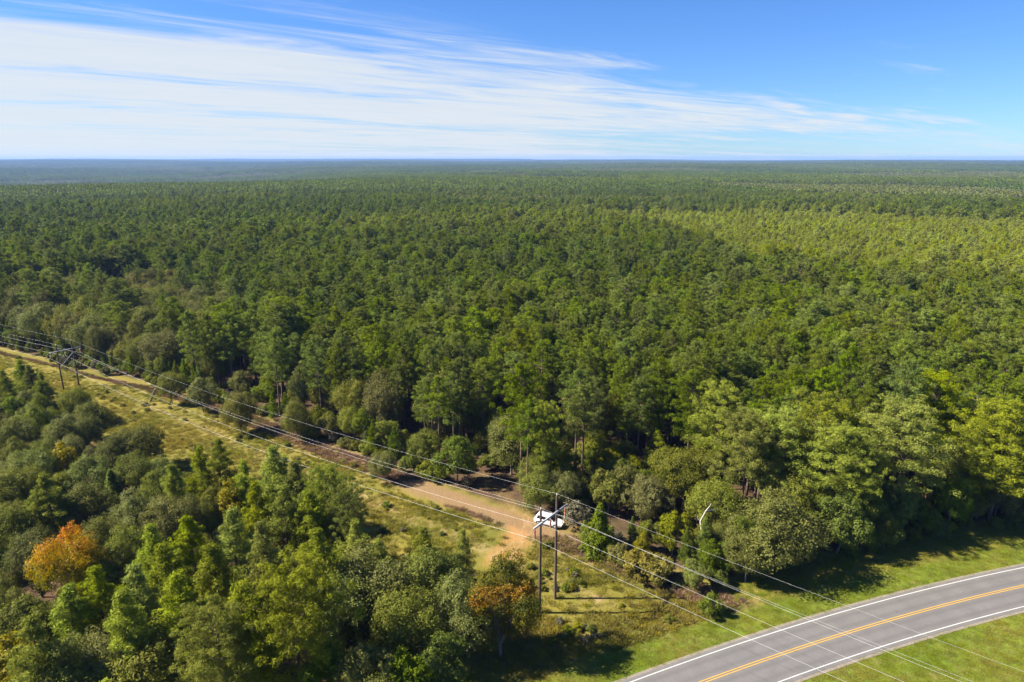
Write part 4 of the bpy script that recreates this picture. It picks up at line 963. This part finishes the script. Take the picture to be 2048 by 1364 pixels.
def joined(v_, name):
    """trunk and crown of one prototype in one mesh with two materials"""
    g = Geo(); w, f = v_[2], v_[3]
    g.add(np.concatenate(w.V), np.concatenate(w.Q), 0.5, 0); g.add(np.concatenate(f.V), np.concatenate(f.Q), np.concatenate(f.T), 1)
    return g.mesh(name, [v_[5], v_[6]])
full = [joined(v_, 'forest_kind') for v_ in SPEC['forest_pine']] + [joined(v_, 'forest_kind') for v_ in SPEC['oak']]
def mid_pine(seed, h=18.5):
    w, f = make_pine(seed, h, 3.4, 0.42, prof_forest, 0.66, 9, 0.80, 0.14, 0.10, 0.66); return w, f
def mid_oak(seed): return make_broad(seed, 10.0, 4.4, 0.12, 13, 24, 8, 0.30)
def jn(pair, wm, lm):
    g = Geo(); w, f = pair
    g.add(np.concatenate(w.V), np.concatenate(w.Q), 0.5, 0); g.add(np.concatenate(f.V), np.concatenate(f.Q), np.concatenate(f.T), 1); return g.mesh('mid_kind', [wm, lm])
mids = [jn(mid_pine(1000 + i), M['bark'], M['pine']) for i in range(5)] + [jn(mid_oak(1100 + i), M['oakbark'], M['oak']) for i in range(4)]
nearm = r_ < 430
ph, oh = SPEC['forest_pine'][0][4], SPEC['oak'][0][4]
def place(mask, protos, npine, nm, label):
    q, h, hu, hd = Q[mask], hgt[mask], hue[mask], hard[mask]; n = len(q)
    no = len(protos) - npine
    idx = np.where(hd, npine + rng.integers(0, no, n), rng.integers(0, npine, n))
    k = np.where(hd, h / oh, h / ph); wd = rng.uniform(0.72, 1.38, n) * np.where(hd, 0.78, 1.0)
    scatter(nm, protos, np.column_stack([q, land(q) - 0.05]), idx, rng.uniform(0, 6.28, n), np.stack([k * wd, k * wd, k], 1), hu, label)
place(nearm, full, 6, 'forest', 'dense green pine forest stretching away behind the front trees')
place(~nearm, mids, 5, 'distant_forest', 'farther pine forest in the middle distance with dark creek line')
if WOODS_STUFF:
    wq = np.array(WOODS_STUFF); fo = [joined(v_, 'woods_kind') for v_ in SPEC['oak'][:3]] + [joined(v_, 'woods_kind') for v_ in SPEC['broadleaf'][:2]]
    n = len(wq); ii = np.where(wq[:, 2] == 0, rng.integers(0, 3, n), 3 + rng.integers(0, 2, n)); k = wq[:, 3] / np.where(wq[:, 2] == 0, 10.0, 9.0)
    scatter('woods', fo, np.column_stack([wq[:, :2], land(wq[:, :2])]), ii, rng.uniform(0, 6.28, n), np.stack([k, k, k], 1), rng.uniform(0, 0.3, n), 'woods going on beyond the left and lower picture edge')

# patches of small trees out to the far ridges
def patch(seed, size, spacing, hard_share, h0):
    g = np.random.default_rng(seed); geo = Geo()
    n = int(size / spacing)
    xx, yy = np.meshgrid((np.arange(n) + 0.5) * spacing - size / 2, (np.arange(n) + 0.5) * spacing - size / 2)
    c_ = np.stack([xx.ravel(), yy.ravel()], 1) + g.uniform(-0.4, 0.4, (n * n, 2)) * spacing
    C = []; N = []; S = []; T = []
    for p in c_:
        hd = g.random() < hard_share; h = h0 * g.uniform(0.86, 1.12) * (0.8 if hd else 1.0); rad = spacing * (0.72 if hd else 0.56); kk = 26
        t_ = g.random(kk) ** 0.8; a = g.uniform(0, 6.28, kk); low = 0.35
        r = rad * (np.sqrt(np.clip(1 - t_ ** 2, 0, 1)) if hd else (1 - t_ ** 1.6)) * g.uniform(0.7, 1.15, kk) + 0.1
        C.append(np.stack([p[0] + np.cos(a) * r, p[1] + np.sin(a) * r, h * (low + (1 - low) * t_)], 1))
        N.append(unit(np.stack([np.cos(a), np.sin(a), 0.5 + t_], 1) + g.normal(size=(kk, 3)) * 0.4)); S.append(np.full(kk, spacing * 0.27) * g.uniform(0.7, 1.3, kk)); T.append(np.clip(g.random() * 0.6 + g.random(kk) * 0.4, 0, 1))
        geo.tube([[p[0], p[1], -0.5], [p[0], p[1], h * 0.8]], [0.16, 0.08], 3, 0)
    V, Q_ = leaves(np.concatenate(C), np.concatenate(N), np.concatenate(S), g); geo.add(V, Q_, np.repeat(np.concatenate(T), 4), 1)
    return geo
patches = [patch(2000 + i, 24.0, 4.0, 0.04, 18.0).mesh('patch_kind', [M['bark'], M['pine']]) for i in range(4)] + \
          [patch(2100 + i, 24.0, 5.2, 0.9, 15.0).mesh('patch_kind', [M['oakbark'], M['oak']]) for i in range(2)] + \
          [patch(2200 + i, 24.0, 7.5, 0.25, 13.0).mesh('patch_kind', [M['bark'], M['grey_brush']]) for i in range(2)]
A = []
for r0, r1, s_ in ((1015, 2600, 22.0), (2600, 5200, 30.0), (5200, 9500, 52.0)):
    q = jitter_grid(-r1 * 0.82, r1 * 0.82, 0, r1, s_, 0.2, 0.15); rr_ = np.hypot(q[:, 0], q[:, 1])
    q = q[in_view(q, 60) & (rr_ >= r0) & (rr_ < r1)]; A.append(np.column_stack([q, np.full(len(q), s_ / 22.0)]))
A = np.concatenate(A); q = A[:, :2]; n = len(q); rr_ = np.hypot(q[:, 0], q[:, 1]); azq = q[:, 0] / q[:, 1]
hd = vnoise(q, 520, 31, 3) > 0.62
idx = np.where(hd, 4 + rng.integers(0, 2, n), rng.integers(0, 4, n))
valley = (azq < -0.30) & (rr_ > 1700) & (rr_ < 4800) & (vnoise(q, 380, 33, 2) > 0.40)
idx = np.where(valley & (rng.random(n) < 0.6), 6 + rng.integers(0, 2, n), idx)
hue3 = np.where(hd, rng.uniform(0, 0.12, n), 0.02 + 0.30 * np.clip(vnoise(q, 600, 35, 2) * 1.6 - 0.5, 0, 1))
sc3 = np.column_stack([A[:, 2], A[:, 2], 1 + 0.12 * (A[:, 2] - 1)])
scatter('far_forest', patches, np.column_stack([q, land(q) - 0.3]), idx, rng.integers(0, 4, n) * math.pi / 2 + rng.normal(size=n) * 0.15, sc3, hue3, 'far blue green forest rolling to the horizon')

# ------------------------------------------------------------------ grass and dead brush
def tuft(seed, n, h, w, spread, lean):
    g = np.random.default_rng(seed); geo = Geo(); th = g.uniform(0, 6.28, n); r = np.sqrt(g.random(n)) * spread
    b = np.stack([np.cos(th) * r, np.sin(th) * r, np.zeros(n)], 1); d = unit(np.stack([g.normal(size=n) * lean, g.normal(size=n) * lean, np.ones(n)], 1))
    V, Q_ = kites(b, d, h * g.uniform(0.5, 1.1, n), w * g.uniform(0.7, 1.3, n), g, 0.4); geo.add(V, Q_, np.repeat(np.clip(g.random() * 0.5 + g.random(n) * 0.5, 0, 1), 4)); return geo
gr = [tuft(3000 + i, 46, 0.55, 0.024, 0.42, 0.95).mesh('grass_kind', [M['grass']]) for i in range(4)] + [tuft(3100 + i, 40, 0.85, 0.03, 0.30, 0.75).mesh('grass_kind', [M['grass']]) for i in range(2)]
q = np.column_stack([rng.uniform(-190, 110, 400000), rng.uniform(50, 245, 400000)])
q = q[in_view(q, 4)]; ro_ = row_off(q); rd_, rs_ = road_dist(q)
rough = (ro_ > -12.5) & (ro_ < edge_far(q) - 1.5) & ~((rd_ < 8.8) & (rs_ > 0)) & (rs_ > 0)
dd = np.minimum.reduce([poly_dist(q, [G(830, 975), G(950, 1005), G(1050, 1040)])[0] - 2.6, poly_dist(q, [G(1010, 1105), G(1050, 1050), G(1100, 1052), G(1170, 1050)])[0] - 2.7, poly_dist(q, [G(985, 1120), G(1030, 1062)])[0] - 2.4])
keep = rough & (rng.random(len(q)) < np.clip(60.0 / q[:, 1], 0.2, 1) * np.clip(dd / 2.5, 0.03, 1) * np.where(np.abs(ro_ - edge_far(q) + 2.6) < 2.2, 0.35, 1.0) * (0.35 + 0.65 * (vnoise(q, 7, 41, 2) > 0.45)))
q1 = q[keep]; n = len(q1); big = rng.random(n) < 0.12
sc1 = rng.uniform(0.55, 1.15, n)[:, None] * np.ones((1, 3)); sc1[:, :2] *= 1.15
sc1[poly_dist(q1, [H1 + LN * 5.2 - LD * 6, H2 + LN * 6.0])[0] < 2.0, 2] *= 0.4
scatter('rough_grass', gr, np.column_stack([q1, land(q1) - 0.02]), np.where(big, 4 + rng.integers(0, 2, n), rng.integers(0, 4, n)), rng.uniform(0, 6.28, n), sc1, np.clip(vnoise(q1, 11, 43, 3) * 1.5 - 0.62 + 0.2 * rng.random(n), 0, 1), 'rough yellow green grass on the cleared strip')
mk = (((rd_ > 4.12) & (rd_ < 14) & (rs_ > 0)) | ((rs_ < 0) & (rd_ > 4.12) & (rd_ < 60)))
q2 = q[mk]; q2 = q2[rng.random(len(q2)) < 0.9]; n = len(q2)
sc2 = rng.uniform(0.5, 0.9, n)[:, None] * np.array([[1.3, 1.3, 0.42]])
scatter('mown_grass', gr[:4], np.column_stack([q2, land(q2) - 0.03]), rng.integers(0, 4, n), rng.uniform(0, 6.28, n), sc2, np.clip(0.62 + 2.0 * (vnoise(q2, 6, 45, 3) - 0.45), 0, 1), 'short mown grass on the road verges')
wd_ = [joined(v_, 'weed_kind') for v_ in SPEC['shrub'][:3]] + [joined(SPEC['grey_shrub'][0], 'weed_kind')]
wn = vnoise(q, 5.5, 71, 2)
wk = rough & (dd > 1.0) & (rng.random(len(q)) < 0.004 + 0.08 * ((wn > 0.62) & (rd_ < 30) & (rd_ > 9.5)) + 0.012 * (wn > 0.68))
q4 = q[wk]; n = len(q4); s4 = rng.uniform(0.10, 0.30, n)
scatter('weeds', wd_, np.column_stack([q4, land(q4) - 0.03]), np.where(rng.random(n) < 0.8, rng.integers(0, 3, n), 3), rng.uniform(0, 6.28, n), np.stack([s4 * 1.3, s4 * 1.3, s4], 1), rng.uniform(0, 0.6, n), 'low leafy weeds in the rough grass')
br = [tuft(3200 + i, 40, 0.9, 0.028, 0.45, 1.1).mesh('brush_kind', [M['brush']]) for i in range(4)]
bk = (np.abs(ro_ - edge_far(q) + 2.4 - 1.5 * (vnoise(q, 9, 47, 2) - 0.5)) < np.interp(q[:, 0], [-112, -60], [0.6, 2.4])) & (rs_ > 0) & (rd_ > 9.5) & (dd > 0.5) & (rng.random(len(q)) < 0.75)
q3 = q[bk]; n = len(q3)
sc3 = rng.uniform(0.35, 1.2, n)[:, None] * np.ones((1, 3)); sc3[:, 2] *= 0.75
scatter('dead_brush', br, np.column_stack([q3, land(q3) - 0.02]), rng.integers(0, 4, n), rng.uniform(0, 6.28, n), sc3, np.clip(vnoise(q3, 6, 48, 2) * 1.6 - 0.75, 0, 0.8), 'brown cut brush along the forest edge')

# ------------------------------------------------------------------ haze
zmin = float(Zg.min()) - 1.5; zmax = max(CAM_H + 4.0, float(Zg.max()) + 24.0)
V, Q_ = box(0, 105, (zmin + zmax) / 2, 31400, 31400, zmax - zmin)
me = bpy.data.meshes.new('haze'); me.from_pydata([tuple(v_) for v_ in V], [], Q_)
m, t = mat_new('haze_air'); vol = t.n('ShaderNodeVolumePrincipled')
vol.inputs['Color'].default_value = (0.29, 0.49, 1.0, 1); vol.inputs['Density'].default_value = 0.62e-4; vol.inputs['Anisotropy'].default_value = 0.1
o_ = t.n('ShaderNodeOutputMaterial'); m.node_tree.links.new(vol.outputs[0], o_.inputs['Volume']); me.materials.append(m)
tag(obj('haze', me), kind='stuff')
